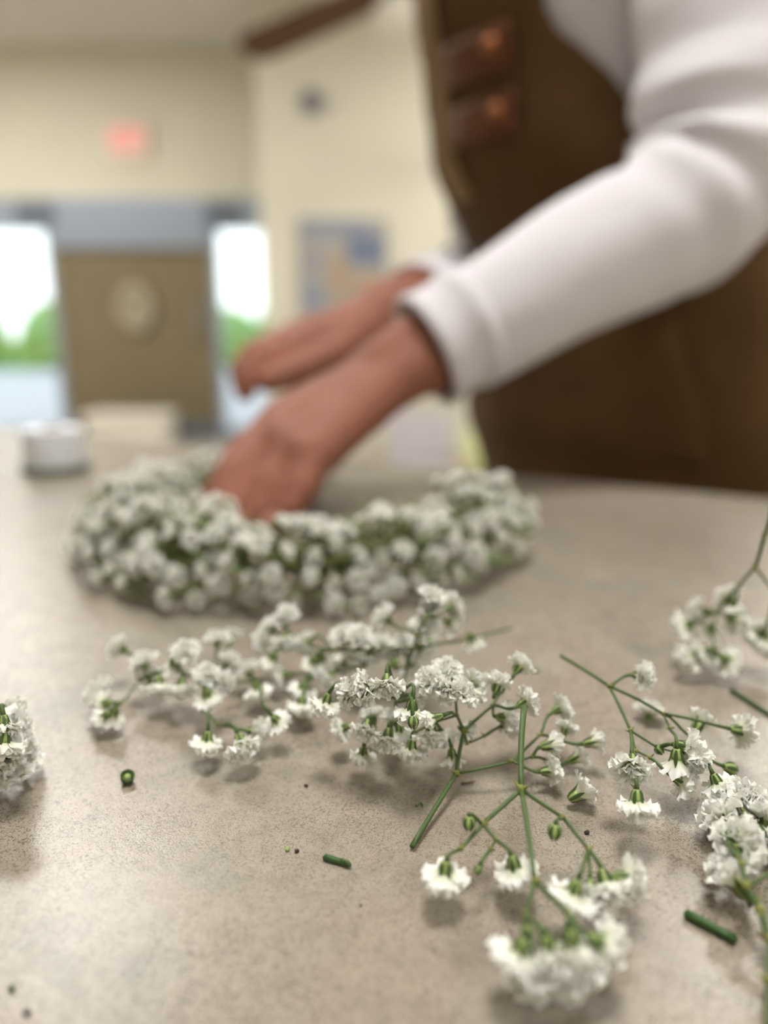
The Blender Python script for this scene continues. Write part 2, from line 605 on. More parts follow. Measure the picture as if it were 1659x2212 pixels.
# ceiling fan with walnut blades
ZF = 2.55
hub = at_z(868, -38, ZF)
tip = at_z(528, 112, ZF)
fan = thing('ceiling_fan', (hub.x, hub.y, ZF), 'ceiling fan with dark walnut blades and a frosted light globe', 'ceiling fan')
obj('motor_housing', MB().lathe([(0.0, -0.07), (0.09, -0.06), (0.12, 0.0), (0.11, 0.07), (0.05, 0.1), (0.0, 0.1)], hub, 28), 'white', fan, smooth=True)
obj('down_rod', MB().tube([hub + Vector((0, 0, 0.09)), Vector((hub.x, hub.y, ZC - 0.04))], 0.014, 10), 'white', fan, smooth=True)
obj('ceiling_rose', MB().lathe([(0.0, -0.06), (0.05, -0.05), (0.07, 0.0), (0.0, 0.0)], (hub.x, hub.y, ZC), 20), 'white', fan, smooth=True)
obj('light_globe', MB().ball(hub + Vector((0, 0, -0.16)), (0.14, 0.14, 0.11), 0, 24, 14), 'globe', fan, smooth=True)
d0 = (tip - hub)
L0 = d0.length
az = math.atan2(d0.y, d0.x)
for k in range(4):
    R = RZ(az + k * PI / 2) @ Matrix.Rotation(0.5, 3, 'X')
    bm_ = MB()
    prof = [(0.12, 0.05), (0.22, 0.07), (0.5 * L0, 0.09), (0.85 * L0, 0.10), (0.96 * L0, 0.085), (L0, 0.04)]
    rings = []
    for x, hw in prof:
        rings.append([hub + R @ Vector((x, -hw, -0.004)), hub + R @ Vector((x, hw, -0.004)), hub + R @ Vector((x, hw, 0.004)), hub + R @ Vector((x, -hw, 0.004))])
    bm_.loft(rings)
    bl = obj('blade', bm_, 'fanwood', fan)
    ib = MB().box(hub + R @ Vector((0.13, 0, 0.008)), (0.14, 0.04, 0.008), R)
    obj('blade_iron', ib, 'white', bl)

# ceiling light panels
PANELS = [(0.05, 0.22, 0.6, 'straight above the work table'), (-1.25, 2.6, 0.6, 'between the table and the entrance'), (1.25, 2.6, 0.6, 'between the table and the notice board wall'),
          (1.6, -1.9, 0.6, 'over the side wall behind the person'), (-2.6, 4.9, 0.6, 'added unseen before the entrance to brighten the back of the room'), (1.2, 4.6, 0.6, 'added unseen close to the notice board wall to brighten walls and door header'), (-3.6, 5.0, 0.6, 'added unseen at the entrance corner to brighten the wall there'), (2.9, 4.4, 0.6, 'added unseen at the far end of the notice board wall as extra fill light')]  # panels from the entrance one onward are added unseen to brighten the back
for i, (x, y, ln, ot) in enumerate(PANELS):
    t = thing('ceiling_light', (x, y, ZC - 0.05), 'flat white ceiling light panel ' + ot, 'ceiling light', 'ceiling light panels')
    fr = MB()
    for sx in (-1, 1):
        fr.box((x + sx * 0.30, y, ZC - 0.02), (0.03, ln + 0.03, 0.04))
        fr.box((x, y + sx * ln / 2, ZC - 0.02), (0.57, 0.03, 0.04))
    obj('frame', fr, 'white', t)
    box_obj('diffuser', (x, y, ZC - 0.02), (0.57, ln - 0.03, 0.02), 'panel', t)

# white box on the floor by the door, bucket and crate by the wall
c = at_z(288, 968, 0.0)
bx_ = thing('white_box', (c.x, c.y, 0), 'low white lidded box on the floor before the brown door', 'box')
box_obj('body', (c.x, c.y, 0.125), (0.66, 0.34, 0.25), 'paper', bx_, bevel=0.008)
box_obj('lid', (c.x, c.y, 0.275), (0.70, 0.38, 0.05), 'paper', bx_, bevel=0.008)
c = at_y(1040, 1000, 5.2)
bk = thing('bucket', (c.x, 5.2, 0), 'pale green plastic bucket on the floor below the notice board wall', 'bucket')
obj('body', MB().lathe([(0.0, 0.0), (0.105, 0.0), (0.135, 0.29), (0.128, 0.29), (0.10, 0.012), (0.0, 0.012)], (c.x, 5.2, 0), 32), 'bucket', bk, smooth=True)
obj('rim', MB().tube([Vector((c.x + 0.136 * math.cos(2 * PI * i / 32), 5.2 + 0.136 * math.sin(2 * PI * i / 32), 0.29)) for i in range(33)], 0.007, 6), 'bucket', bk, smooth=True)
hp = [Vector((c.x + 0.14 * math.cos(PI * i / 16), 5.2 + 0.05 * math.sin(PI * i / 16), 0.28 - 0.06 * math.sin(PI * i / 16) - 0.0)) for i in range(17)]
obj('handle', MB().tube([p + Vector((0, -0.19 * math.sin(PI * i / 16), 0)) for i, p in enumerate(hp)], 0.004, 6), 'white', bk, smooth=True)
c = at_y(905, 960, 5.5)
cr = thing('storage_crate', (c.x, 5.5, 0), 'pale lilac slatted crate on the floor against the cream wall', 'crate')
box_obj('base', (c.x, 5.5, 0.01), (0.42, 0.32, 0.02), 'crate', cr)
for sx in (-1, 1):
    for sy in (-1, 1):
        box_obj('corner_post', (c.x + sx * 0.2, 5.5 + sy * 0.15, 0.2), (0.03, 0.03, 0.38), 'crate', cr)
for k in range(4):
    z = 0.06 + k * 0.098
    for sy in (-1, 1):
        box_obj('slat', (c.x, 5.5 + sy * 0.16, z), (0.42, 0.012, 0.07), 'crate', cr)
    for sx in (-1, 1):
        box_obj('slat', (c.x + sx * 0.21, 5.5, z), (0.012, 0.308, 0.07), 'crate', cr)

# outside: pavement, lawn, a row of bushes
tag(box_obj('pavement', (-3, YB + 0.2 + 5.0, -0.06), (34, 10, 0.1), 'pave'), 'pale concrete pavement outside the entrance', kind='structure')
tag(box_obj('lawn', (-3, YB + 10.2 + 14, -0.06), (70, 28, 0.1), 'lawn'), 'green lawn beyond the pavement', kind='structure')
hm = MB()
random.seed(3)
for i in range(900):
    u = Vector((random.gauss(0, 1), random.gauss(0, 1), random.gauss(0, 1))).normalized()
    u.z = abs(u.z) * 1.0 - 0.15
    p = Vector((u.x * 0.85, u.y * 0.7, 0.15 + max(u.z, 0.0) * 1.25 + random.uniform(0, 0.2)))
    a = Vector((random.gauss(0, 1), random.gauss(0, 1), random.gauss(0, 1))).normalized()
    b = a.orthogonal().normalized()
    n = a.cross(b) * 0.015
    hm.add([p - a * 0.09, p + b * 0.05 + n, p + a * 0.09, p - b * 0.05 + n], [(0, 1, 2), (0, 2, 3)])
hmesh = hm.mesh('foliage', 'hedge')
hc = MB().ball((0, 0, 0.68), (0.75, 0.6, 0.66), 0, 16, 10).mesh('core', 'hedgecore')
for i in range(14):
    x = -13.5 + (i % 7) * 2.0 + (1.0 if i >= 7 else 0)
    bu = thing('bush', (x, (18.0 if i < 7 else 20.2) + random.uniform(-.1, .1), -0.01), 'rounded green bush in the front row beyond the pavement' if i < 7 else 'rounded green bush standing in the gaps behind the front row', 'bush', 'bushes outside the entrance')
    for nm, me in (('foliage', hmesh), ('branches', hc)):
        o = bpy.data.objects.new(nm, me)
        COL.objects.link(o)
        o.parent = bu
    bu.rotation_euler = (0, 0, random.choice((0, PI)))
    bu.scale = (1.0, 1.0, random.uniform(0.9, 1.1) * (1 if i < 7 else 1.15))

# ------------------------------------------------------------------ the table
E1 = at_h(1090, 1022)
E2 = at_h(1659, 1075)
eu = (E2 - E1).normalized()                   # along the far edge
en = Vector((eu.y, -eu.x, 0))                 # towards the camera
if en.y > 0: en = -en
ang = math.atan2(eu.y, eu.x)
tcn = E1 + en * 0.45 - eu * 0.15
tcn.z = 0
TB = thing('work_table', tcn, 'large work table with a mottled beige stone-look top', 'table')
TW, TD = 1.9, 0.9
RT_ = RZ(ang)
topm = MB().box(tcn + Vector((0, 0, T - 0.015)), (TW, TD, 0.03), RT_)
top = obj('tabletop', topm, 'table', TB)
bv = top.modifiers.new('b', 'BEVEL'); bv.width = 0.004; bv.segments = 3
box_obj('apron_rail', tcn + Vector((0, 0, T - 0.07)), (TW - 0.16, TD - 0.16, 0.08), 'edge', TB, RT_)
for sx in (-1, 1):
    for sy in (-1, 1):
        box_obj('leg', tcn + RT_ @ Vector((sx * (TW / 2 - 0.1), sy * (TD / 2 - 0.1), 0)) + Vector((0, 0, (T - 0.03) / 2)), (0.05, 0.05, T - 0.03), 'steel', TB, RT_)

# spool of white ribbon near the far edge
c = at_h(122, 1016)
tr_ = thing('ribbon_spool', c, 'small spool of white ribbon on a dark green base behind the flower crown', 'ribbon spool')
for nm, prof, m_ in (('base_flange', [(0.004, 0.0002), (0.0225, 0.0002), (0.0225, 0.0045), (0.004, 0.0045)], 'tape'),
                     ('ribbon', [(0.006, 0.0045), (0.0195, 0.0045), (0.0198, 0.016), (0.0195, 0.029), (0.006, 0.029)], 'ribbon'),
                     ('core', [(0.0042, 0.0045), (0.006, 0.0045), (0.006, 0.0305), (0.0042, 0.0305)], 'card')):
    obj(nm, MB().lathe(prof + prof[:1], c, 36), m_, tr_)

# ------------------------------------------------------------------ flower meshes (origin at the calyx base, axis +Z)
def petal(mb, L, Wd, th0, th1, azm, r0, z0, rng, ruff):
    nu, nv = 7, 7
    rows = []
    r, z = r0, z0
    ph, tw = rng.uniform(0, 6.28), rng.uniform(-.35, .35)
    fr = rng.uniform(3.5, 6)
    ca, sa = math.cos(azm), math.sin(azm)
    for i in range(nu + 1):
        u = i / nu
        th = th0 + (th1 - th0) * (u ** 1.2)
        if i:
            r += math.sin(th) * L / nu
            z += math.cos(th) * L / nu
        hw = Wd * (0.18 + 0.82 * math.sin(min(1, u * 1.25) * PI / 2) ** 1.3) * (1 - 0.18 * max(0, u - 0.8) / 0.2)
        row = []
        for j in range(nv):
            v = -1 + 2 * j / (nv - 1)
            ext = (-0.30 * v * v - 0.06 * math.exp(-(v * 3.2) ** 2)) * L * (u ** 3)
            dn = ruff * u * u * (math.sin(v * fr + ph) * 0.6 + 0.5 * v * v) * L + tw * v * hw * u
            rr = r + math.sin(th) * ext - math.cos(th) * dn
            zz = z + math.cos(th) * ext + math.sin(th) * dn
            x, y = rr, v * hw
            row.append(Vector((x * ca - y * sa, x * sa + y * ca, zz)))
        rows.append(row)
    mb.loft(rows, 0, closed=False, cap=False)


def bloom(seed, openness=1.0, scale=1.0):
    rng = random.Random(seed)
    mb = MB()
    if openness > 0.7:
        rings = [(11, 4.4, 1.45, 35, 108), (10, 4.4, 1.45, 28, 86), (10, 4.4, 1.4, 20, 64), (8, 4.3, 1.3, 12, 42), (6, 3.9, 1.15, 5, 22), (3, 3.3, 0.95, 0, 6)]
    else:
        rings = [(7, 4.4, 1.45, 24, 62), (7, 4.2, 1.4, 18, 40), (6, 3.9, 1.25, 10, 22), (5, 3.3, 1.1, 4, 8)]
    for k, (n, L, Wd, t0, t1) in enumerate(rings):
        off = rng.uniform(0, 6.28)
        for i in range(n):
            petal(mb, L * rng.uniform(.82, 1.12) * 1e-3, Wd * rng.uniform(.75, 1.05) * 0.92e-3, math.radians(t0 + rng.uniform(-6, 6)),
                  math.radians(t1 + rng.uniform(-16, 14)), off + 2 * PI * (i + rng.uniform(-.25, .25)) / n, (0.75 - 0.13 * k) * 1e-3, 1.7e-3 + k * 0.12e-3, rng, rng.uniform(.12, .3))
    return mb.mesh('flower', 'petal')


def calyx_mesh(closed=False):
    mb = MB()
    # cup
    prof = [(0.0003, 0.0), (0.00075, 0.0002), (0.00115, 0.0008), (0.00135, 0.0016), (0.0014, 0.0022), (0.0009, 0.0023)]
    mb.lathe(prof, (0, 0, 0), 15, 0)
    # five pointed sepals with pale margins of the cup showing between them
    for k in range(5):
        a = 2 * PI * k / 5
        ca, sa = math.cos(a), math.sin(a)
        rows = []
        for u, r, z, hw in ((0, .00085, .0002, .00022), (.25, .0013, .0009, .00042), (.5, .0015, .0018, .0005), (.75, .0018, .0026, .00036), (1, .0023, .0034, .00008)):
            if closed:
                r = {0: .00085, .25: .00128, .5: .0014, .75: .0011, 1: .0004}[u]
            row = []
            for v, o in ((-1, -0.00003), (0, 0.00014), (1, -0.00003)):
                x, y = r + o, v * hw
                row.append(Vector((x * ca - y * sa, x * sa + y * ca, z)))
            rows.append(row)
        mb.loft(rows, 1, closed=False, cap=False)
    k = 1.0 if closed else 0.84
    for p in mb.v:
        p.x *= k
        p.y *= k
    return mb.mesh('calyx', ['cup', 'sepal'])


def bud_mesh():
    mb = MB()
    mb.lathe([(0.0002, 0), (0.0007, 0.0002), (0.00115, 0.0010), (0.0012, 0.0018), (0.0009, 0.0026), (0.0003, 0.0031)], (0, 0, 0), 15, 0)
    return mb.mesh('bud', ['cup'])


OPEN = [bloom(s, 1.0) for s in (1, 2, 3, 4, 5)]
HALF = [bloom(s, 0.5) for s in (11, 12)]
BUD = bud_mesh()
CAL = calyx_mesh()
CALC = calyx_mesh(True)
frng = random.Random(21)


def add_flower(parent, centre, axis, kind='o', scale=1.0, calyx=True, name=None):
    """hangs a flower on its sprig so that its middle sits at `centre`; returns the calyx base"""
    axis = axis.normalized()
    me = {'o': frng.choice(OPEN), 'h': frng.choice(HALF), 'b': BUD}[kind]
    off = {'o': 0.0042, 'h': 0.0038, 'b': 0.0016}[kind] * scale
    base = centre - axis * off
    o = bpy.data.objects.new(name or ('bud' if kind == 'b' else 'flower'), me)
    COL.objects.link(o)
    o.rotation_mode = 'QUATERNION'
    q = Vector((0, 0, 1)).rotation_difference(axis) @ Quaternion((0, 0, 1), frng.uniform(0, 6.28))
    o.rotation_quaternion = q
    o.scale = (scale, scale, scale)
    if parent:
        o.parent = parent
        o.location = base - wloc(parent)
    else:
        o.location = base
    if calyx:
        c = bpy.data.objects.new('sepals' if kind == 'b' else 'calyx', CALC if kind == 'b' else CAL)
        COL.objects.link(c)
        c.parent = o
    return base, o


def screen_axis(c, dx, dy, t):
    """axis from a direction seen on the picture (dx right, dy down) and t towards (-) or away from (+) the viewer"""
    l = math.hypot(dx, dy) or 1.0
    v = (c - CAM).normalized()
    a = RT * (dx / l) - UP * (dy / l)
    return (a + v * t).normalized()


def curve(a, b, da=None, db=None, n=6):
    l = (b - a).length
    p1 = a + (da.normalized() if da else (b - a).normalized()) * l * 0.35
    p2 = b - (db.normalized() if db else (b - a).normalized()) * l * 0.35
    out = []
    for i in range(n + 1):
        t = i / n
        out.append(a * (1 - t) ** 3 + p1 * 3 * t * (1 - t) ** 2 + p2 * 3 * t * t * (1 - t) + b * t ** 3)
    return out


def sprig(label, cat, nodes, stems, flowers, base, group=None, stem_mat='stem', name='gypsophila_sprig'):
    """nodes: key -> (px, py, height mm); stems: (key, key, radius mm); flowers: (px, py, height mm, from node, kind, dx, dy, t, scale)"""
    P = {k: at_h(v[0], v[1], v[2] * 1e-3) for k, v in nodes.items()}
    b = P[base].copy()
    b.z = T
    t = thing(name, b, label, cat, group)
    mb = MB()
    deg = {}
    for a, c, r in stems:
        deg[a] = deg.get(a, 0) + 1
        deg[c] = deg.get(c, 0) + 1
        pa, pc = P[a], P[c]
        l = (pc - pa).length
        sag = Vector((frng.uniform(-1, 1), frng.uniform(-1, 1), frng.uniform(-.5, .5))) * l * 0.02
        pts = []
        n = 6
        for i in range(n + 1):
            u = i / n
            pts.append(pa.lerp(pc, u) + sag * math.sin(u * PI))
        mb.tube(pts, [r * 0.88e-3 * (1.06 - 0.14 * i / n) for i in range(n + 1)], 8, 0)
    nr = {}
    for a, c, r in stems:
        for k in (a, c):
            nr[k] = max(nr.get(k, 0), r)
    for f in flowers:
        px, py, h, src, kind, dx, dy, tt, sc = f
        c = at_h(px, py, h * 1e-3)
        ax = screen_axis(c, dx, dy, tt)
        bs, o = add_flower(t, c, ax, kind, sc)
        if src:
            s = P[src]
            deg[src] = deg.get(src, 0) + 1
            pts = curve(s, bs, (bs - s).normalized() + ax * 0.2 + Vector((0, 0, 0.15)), ax)
            mb.tube(pts, [0.00034] * 5 + [0.0004, 0.0005], 6, 0)
    for k, d in deg.items():
        if d >= 2 and k in P:
            r = max(nr.get(k, 0.4), 0.38) * 0.9e-3
            mb.ball(P[k], (r * 1.45, r * 1.45, r * 1.5), 1, 8, 6)
            for q in range(2):
                a = frng.uniform(0, 6.28)
                d1 = Vector((math.cos(a), math.sin(a), frng.uniform(-.2, .8))).normalized()
                mb.tube([P[k], P[k] + d1 * r * 1.6, P[k] + d1 * r * 3.6 + Vector((0, 0, r * .6))], [r * .8, r * .55, r * .08], 5, 2 if frng.random() < .3 else 1)
    obj('stem', mb, [stem_mat, 'node', 'bract'], t, smooth=True)
    return t


# --- front sprig, cut end up, heads resting on the table
N = {'top': (1132, 1527, 22), 'A': (1126, 1705, 15), 'B': (1043, 1779, 11), 'C': (996, 1832, 9), 'D': (1071, 1813, 10), 'E': (1155, 1904, 11),
     'G': (1136, 1976, 10), 'I': (1228, 1977, 10), 'J': (1217, 1766, 12), 'K': (1271, 1835, 10), 'D2': (1060, 1835, 9)}
sprig('white gypsophila sprig with a straight green stem forking three ways over bare table', 'flower sprig', N,
      [('top', 'A', .68), ('A', 'B', .5), ('B', 'C', .45), ('B', 'D', .38), ('A', 'E', .55), ('E', 'G', .48), ('E', 'I', .46), ('A', 'J', .42), ('J', 'K', .42), ('D', 'D2', .25)],
      [(960, 1904, 6, 'C', 'o', -.1, 1, .25, 0.96), (1013, 1778, 12, 'B', 'b', 0, 1, .1, 0.85), (1116, 1892, 6, 'D', 'o', .25, 1, .15, 0.96), (1032, 1879, 8, 'D2', 'b', -.5, 1, 0, 0.53),
       (1112, 2078, 8, 'G', 'o', -.4, 1, .1, 0.96), (1138, 2012, 12, 'G', 'b', .1, 1, 0, 0.70), (1177, 2036, 10, 'G', 'b', .3, 1, .2, 0.70), (1204, 2100, 8, 'G', 'o', .1, .6, -.9, 1.01),
       (1150, 2130, 6, 'G', 'o', 0, .5, -.9, 1.01), (1320, 2046, 9, 'I', 'o', 1, .5, .1, 0.96), (1268, 2108, 6, 'I', 'o', .2, .6, -.7, 0.96), (1240, 2050, 9, 'I', 'h', .2, 1, .3, 0.96),
       (1225, 2142, 5, 'I', 'o', .1, .5, -.9, 0.87), (1371, 1900, 8, 'K', 'o', 1, .1, .15, 0.96), (1315, 1932, 7, 'K', 'o', .2, .7, -.5, 0.96), (1230, 1948, 8, 'K', 'o', -.4, 1, .1, 0.96),
       (1275, 1945, 7, 'K', 'o', 0, .4, -.9, 0.87), (1198, 1797, 12, 'J', 'b', -.15, 1, .1, 0.89)],
      'A')

# --- central sprig with its cut end on the table
N = {'end': (890, 1829, 1), 'N1': (986, 1671, 5), 'N2': (1002, 1579, 12), 'N3': (1105, 1645, 7), 'N4': (1167, 1587, 9), 'N5': (1149, 1635, 7), 'N6': (1063, 1525, 14), 'N7': (1085, 1494, 16),
     'N8': (987, 1545, 15), 'N9': (984, 1510, 17), 'Q1': (1009, 1605, 9), 'Q2': (1047, 1589, 8), 'U1': (940, 1560, 12), 'U2': (900, 1580, 9), 'V1': (850, 1590, 7), 'V2': (856, 1508, 14), 'V3': (800, 1590, 7)}
sprig('white gypsophila sprig with a slanting cut stem and a dense central cluster of blooms', 'flower sprig', N,
      [('end', 'N1', .62), ('N1', 'N2', .52), ('N1', 'N3', .42), ('N3', 'N4', .36), ('N3', 'N5', .3), ('N2', 'N6', .42), ('N6', 'N7', .36), ('N2', 'N8', .42), ('N8', 'N9', .36), ('N2', 'Q1', .3), ('Q1', 'Q2', .3),
       ('N8', 'U1', .32), ('U1', 'U2', .32), ('U2', 'V1', .3), ('V1', 'V2', .45), ('V1', 'V3', .3)],
      [(1219, 1526, 13, 'N4', 'o', 1, -.5, .3, 0.81), (1224, 1566, 10, 'N4', 'o', .3, -1, .6, 0.67), (1288, 1601, 8, 'N4', 'h', 1, -.2, .15, 0.85), (1196, 1608, 9, 'N5', 'h', 1, -.2, .4, 0.89), (1253, 1633, 4, 'N5', 'h', 1, -.5, .15, 0.81),
       (1198, 1664, 5, 'N3', 'o', 1, -.1, .2, 0.81), (1127, 1430, 24, 'N7', 'o', .6, -1, .5, 0.81), (1077, 1467, 22, 'N7', 'o', .3, -1, .5, 0.81), (1146, 1512, 19, 'N6', 'o', 1, -.5, .3, 0.81), (1100, 1552, 12, 'N6', 'o', .8, .1, .4, 0.85),
       (1110, 1563, 10, 'Q2', 'o', .9, -.2, .5, 0.76), (1008, 1489, 23, 'N9', 'o', .7, -.4, -.2, 0.89), (962, 1497, 23, 'N9', 'o', -.1, .2, -1, 0.85), (966, 1440, 26, 'N9', 'o', .1, -.6, -.5, 0.89), (919, 1467, 25, 'N9', 'o', -.3, -.3, -.8, 0.85),
       (1032, 1470, 21, 'N9', 'o', .6, -.3, .2, 0.81), (1035, 1500, 19, 'N9', 'o', .6, .2, .3, 0.73), (778, 1490, 25, 'V2', 'o', -.5, .1, -.7, 0.93), (742, 1496, 23, 'V2', 'o', -1, .1, -.2, 0.85), (836, 1490, 25, 'V2', 'o', 0, .4, -.7, 0.89),
       (700, 1531, 17, 'V2', 'o', -.3, 1, .05, 0.85), (886, 1551, 20, 'V2', 'o', -.15, 1, -.05, 0.93), (892, 1560, 21, 'V2', 'b', 0, 1, -.3, 0.78), (786, 1587, 12, 'V3', 'o', -.2, .7, -.5, 0.85), (783, 1641, 5, 'V3', 'o', -.1, 1, .1, 0.74),
       (836, 1610, 11, 'V1', 'o', -.1, 1, -.4, 0.89), (888, 1632, 8, 'U2', 'o', -.05, 1, 0, 0.87), (934, 1599, 12, 'U1', 'o', .1, 1, -.4, 0.93), (978, 1643, 6, 'U1', 'h', .1, 1, 0, 0.76), (930, 1556, 18, 'N8', 'h', -.5, .2, .1, 0.76),
       (1012, 1582, 10, 'N2', 'o', .7, .4, .5, 0.67), (865, 1590, 9, 'V1', 'o', .1, 1, .3, 0.76), (731, 1578, 7, 'V3', 'o', -.6, .3, .3, 0.76), (955, 1600, 8, 'U1', 'o', .2, 1, .3, 0.76), (800, 1538, 10, 'V3', 'o', -.2, -.6, .5, 0.76),
       (850, 1545, 11, 'V1', 'o', .1, -.6, .4, 0.76), (980, 1470, 20, 'N9', 'o', .1, -1, .3, 0.76), (905, 1500, 20, 'V2', 'o', .5, -.2, .2, 0.76)],
      'N1')

# --- right-hand sprig with a raised cut end
N = {'end': (1211, 1416, 20), 'a': (1316, 1482, 18), 'b': (1433, 1542, 14), 'c': (1447, 1573, 12), 'd': (1362, 1578, 14), 'e': (1419, 1614, 11), 'f': (1375, 1622, 12), 'g': (1404, 1636, 11), 'h': (1372, 1700, 7), 'k': (1527, 1640, 10)}
sprig('white gypsophila sprig with zigzag stems and a single bloom on a curved stalk', 'flower sprig', N,
      [('end', 'a', .5), ('a', 'b', .42), ('a', 'd', .42), ('b', 'c', .3), ('d', 'e', .32), ('d', 'f', .32), ('f', 'g', .26), ('f', 'h', .24), ('e', 'k', .24)],
      [(1398, 1461, 21, 'a', 'o', 1, .1, -.8, 0.88), (1612, 1581, 10, 'b', 'o', 1, .2, .25, 0.98), (1515, 1553, 11, 'b', 'h', .4, -.8, .5, 1.02), (1462, 1655, 10, 'c', 'h', 0, 1, .1, 1.02), (1500, 1620, 13, 'e', 'o', .8, .2, -.3, 1.02),
       (1512, 1650, 11, 'e', 'o', .5, .8, -.3, 0.88), (1365, 1668, 13, 'd', 'o', 0, .3, -1, 1.02), (1484, 1692, 7, 'g', 'o', 1, .5, .1, 0.88), (1376, 1752, 9, 'h', 'o', 0, 1, -.1, 0.98), (1424, 1620, 11, 'e', 'b', .5, .6, .1, 0.68),
       (1578, 1660, 4, 'k', 'b', .9, .3, .1, 0.98), (1556, 1704, 8, 'k', 'o', .5, 1, 0, 0.84)],
      'a')

# --- sprig at the right border of the table view with its stem running forward
N = {'a': (1612, 1914, 9), 'b': (1602, 1866, 10), 'c': (1590, 1832, 10), 'd': (1600, 1788, 9), 'e': (1606, 1752, 8), 'm': (1642, 1966, 7), 'n': (1664, 2030, 5), 'p': (1663, 2120, 3), 'q': (1660, 2230, 1.5), 'r': (1665, 1886, 9), 's': (1720, 1850, 8)}
sprig('thick-stemmed white gypsophila sprig with large heads, its stem running along bare table', 'flower sprig', N,
      [('q', 'p', .8), ('p', 'n', .78), ('n', 'm', .72), ('m', 'a', .68), ('a', 'b', .5), ('b', 'c', .42), ('c', 'd', .36), ('d', 'e', .36), ('a', 'r', .42), ('r', 's', .4)],
      [(1606, 1715, 9, 'e', 'o', 0, -.8, -.5, 1.16), (1570, 1712, 7, 'e', 'o', -.6, -.6, -.2, 1.01), (1638, 1724, 8, 'e', 'o', .6, -.5, -.3, 1.07), (1546, 1748, 7, 'd', 'o', -.6, -.9, .4, 1.11), (1658, 1752, 8, 'e', 'o', .2, -1, .45, 1.01),
       (1590, 1802, 10, 'c', 'o', 0, -.6, -.5, 1.07), (1622, 1812, 10, 'c', 'o', .8, .1, -.4, 1.07), (1632, 1798, 7, 'd', 'b', .7, .5, -.2, 1.23), (1561, 1864, 6, 'b', 'o', -.6, -.9, .3, 1.01), (1622, 1862, 7, 'b', 'o', .5, .4, -.2, 1.01),
       (1580, 1888, 7, 'a', 'h', -.4, -.6, .5, 1.11), (1735, 1830, 7, 's', 'o', .5, -.5, 0, 1.11), (1700, 1800, 7, 's', 'o', .1, -.9, -.2, 1.11), (1690, 1740, 6, 'r', 'o', .2, -.9, -.1, 1.11)],
      'm')

# --- sprig standing further back on the right
N = {'z': (1668, 1090, 58), 'y': (1652, 1155, 46), 'a': (1632, 1226, 36), 'b': (1598, 1264, 28), 'c': (1552, 1319, 20), 'd': (1537, 1368, 14), 'e': (1546, 1410, 10), 'x': (1672, 1280, 28), 'w': (1660, 1340, 20)}
sprig('white gypsophila sprig propped up with its tall curved stem rising above the heads', 'flower sprig', N,
      [('z', 'y', .6), ('y', 'a', .58), ('a', 'b', .48), ('b', 'c', .42), ('c', 'd', .36), ('d', 'e', .3), ('a', 'x', .4), ('x', 'w', .36)],
      [(1568, 1284, 24, 'b', 'o', -.2, -.3, .9, 1.03), (1500, 1314, 18, 'c', 'o', -.9, -.3, .3, 0.99), (1518, 1326, 16, 'c', 'h', -.5, .1, .8, 0.99), (1470, 1356, 12, 'd', 'o', -.8, .3, .6, 1.09), (1594, 1340, 16, 'c', 'o', .8, .3, .4, 1.09),
       (1536, 1367, 12, 'd', 'h', 0, .2, 1, 0.99), (1482, 1426, 6, 'e', 'o', -.8, .5, .3, 1.09), (1510, 1412, 8, 'e', 'o', -.5, .2, .3, 0.89), (1576, 1433, 6, 'e', 'o', .5, .5, .7, 1.13), (1545, 1430, 5, 'e', 'o', 0, 1, .2, 0.94),
       (1636, 1386, 10, 'w', 'o', -.4, .6, .5, 1.18), (1650, 1362, 13, 'w', 'o', .2, -.3, .5, 1.09), (1670, 1400, 8, 'w', 'o', .4, .5, .3, 1.09)],
      'e')

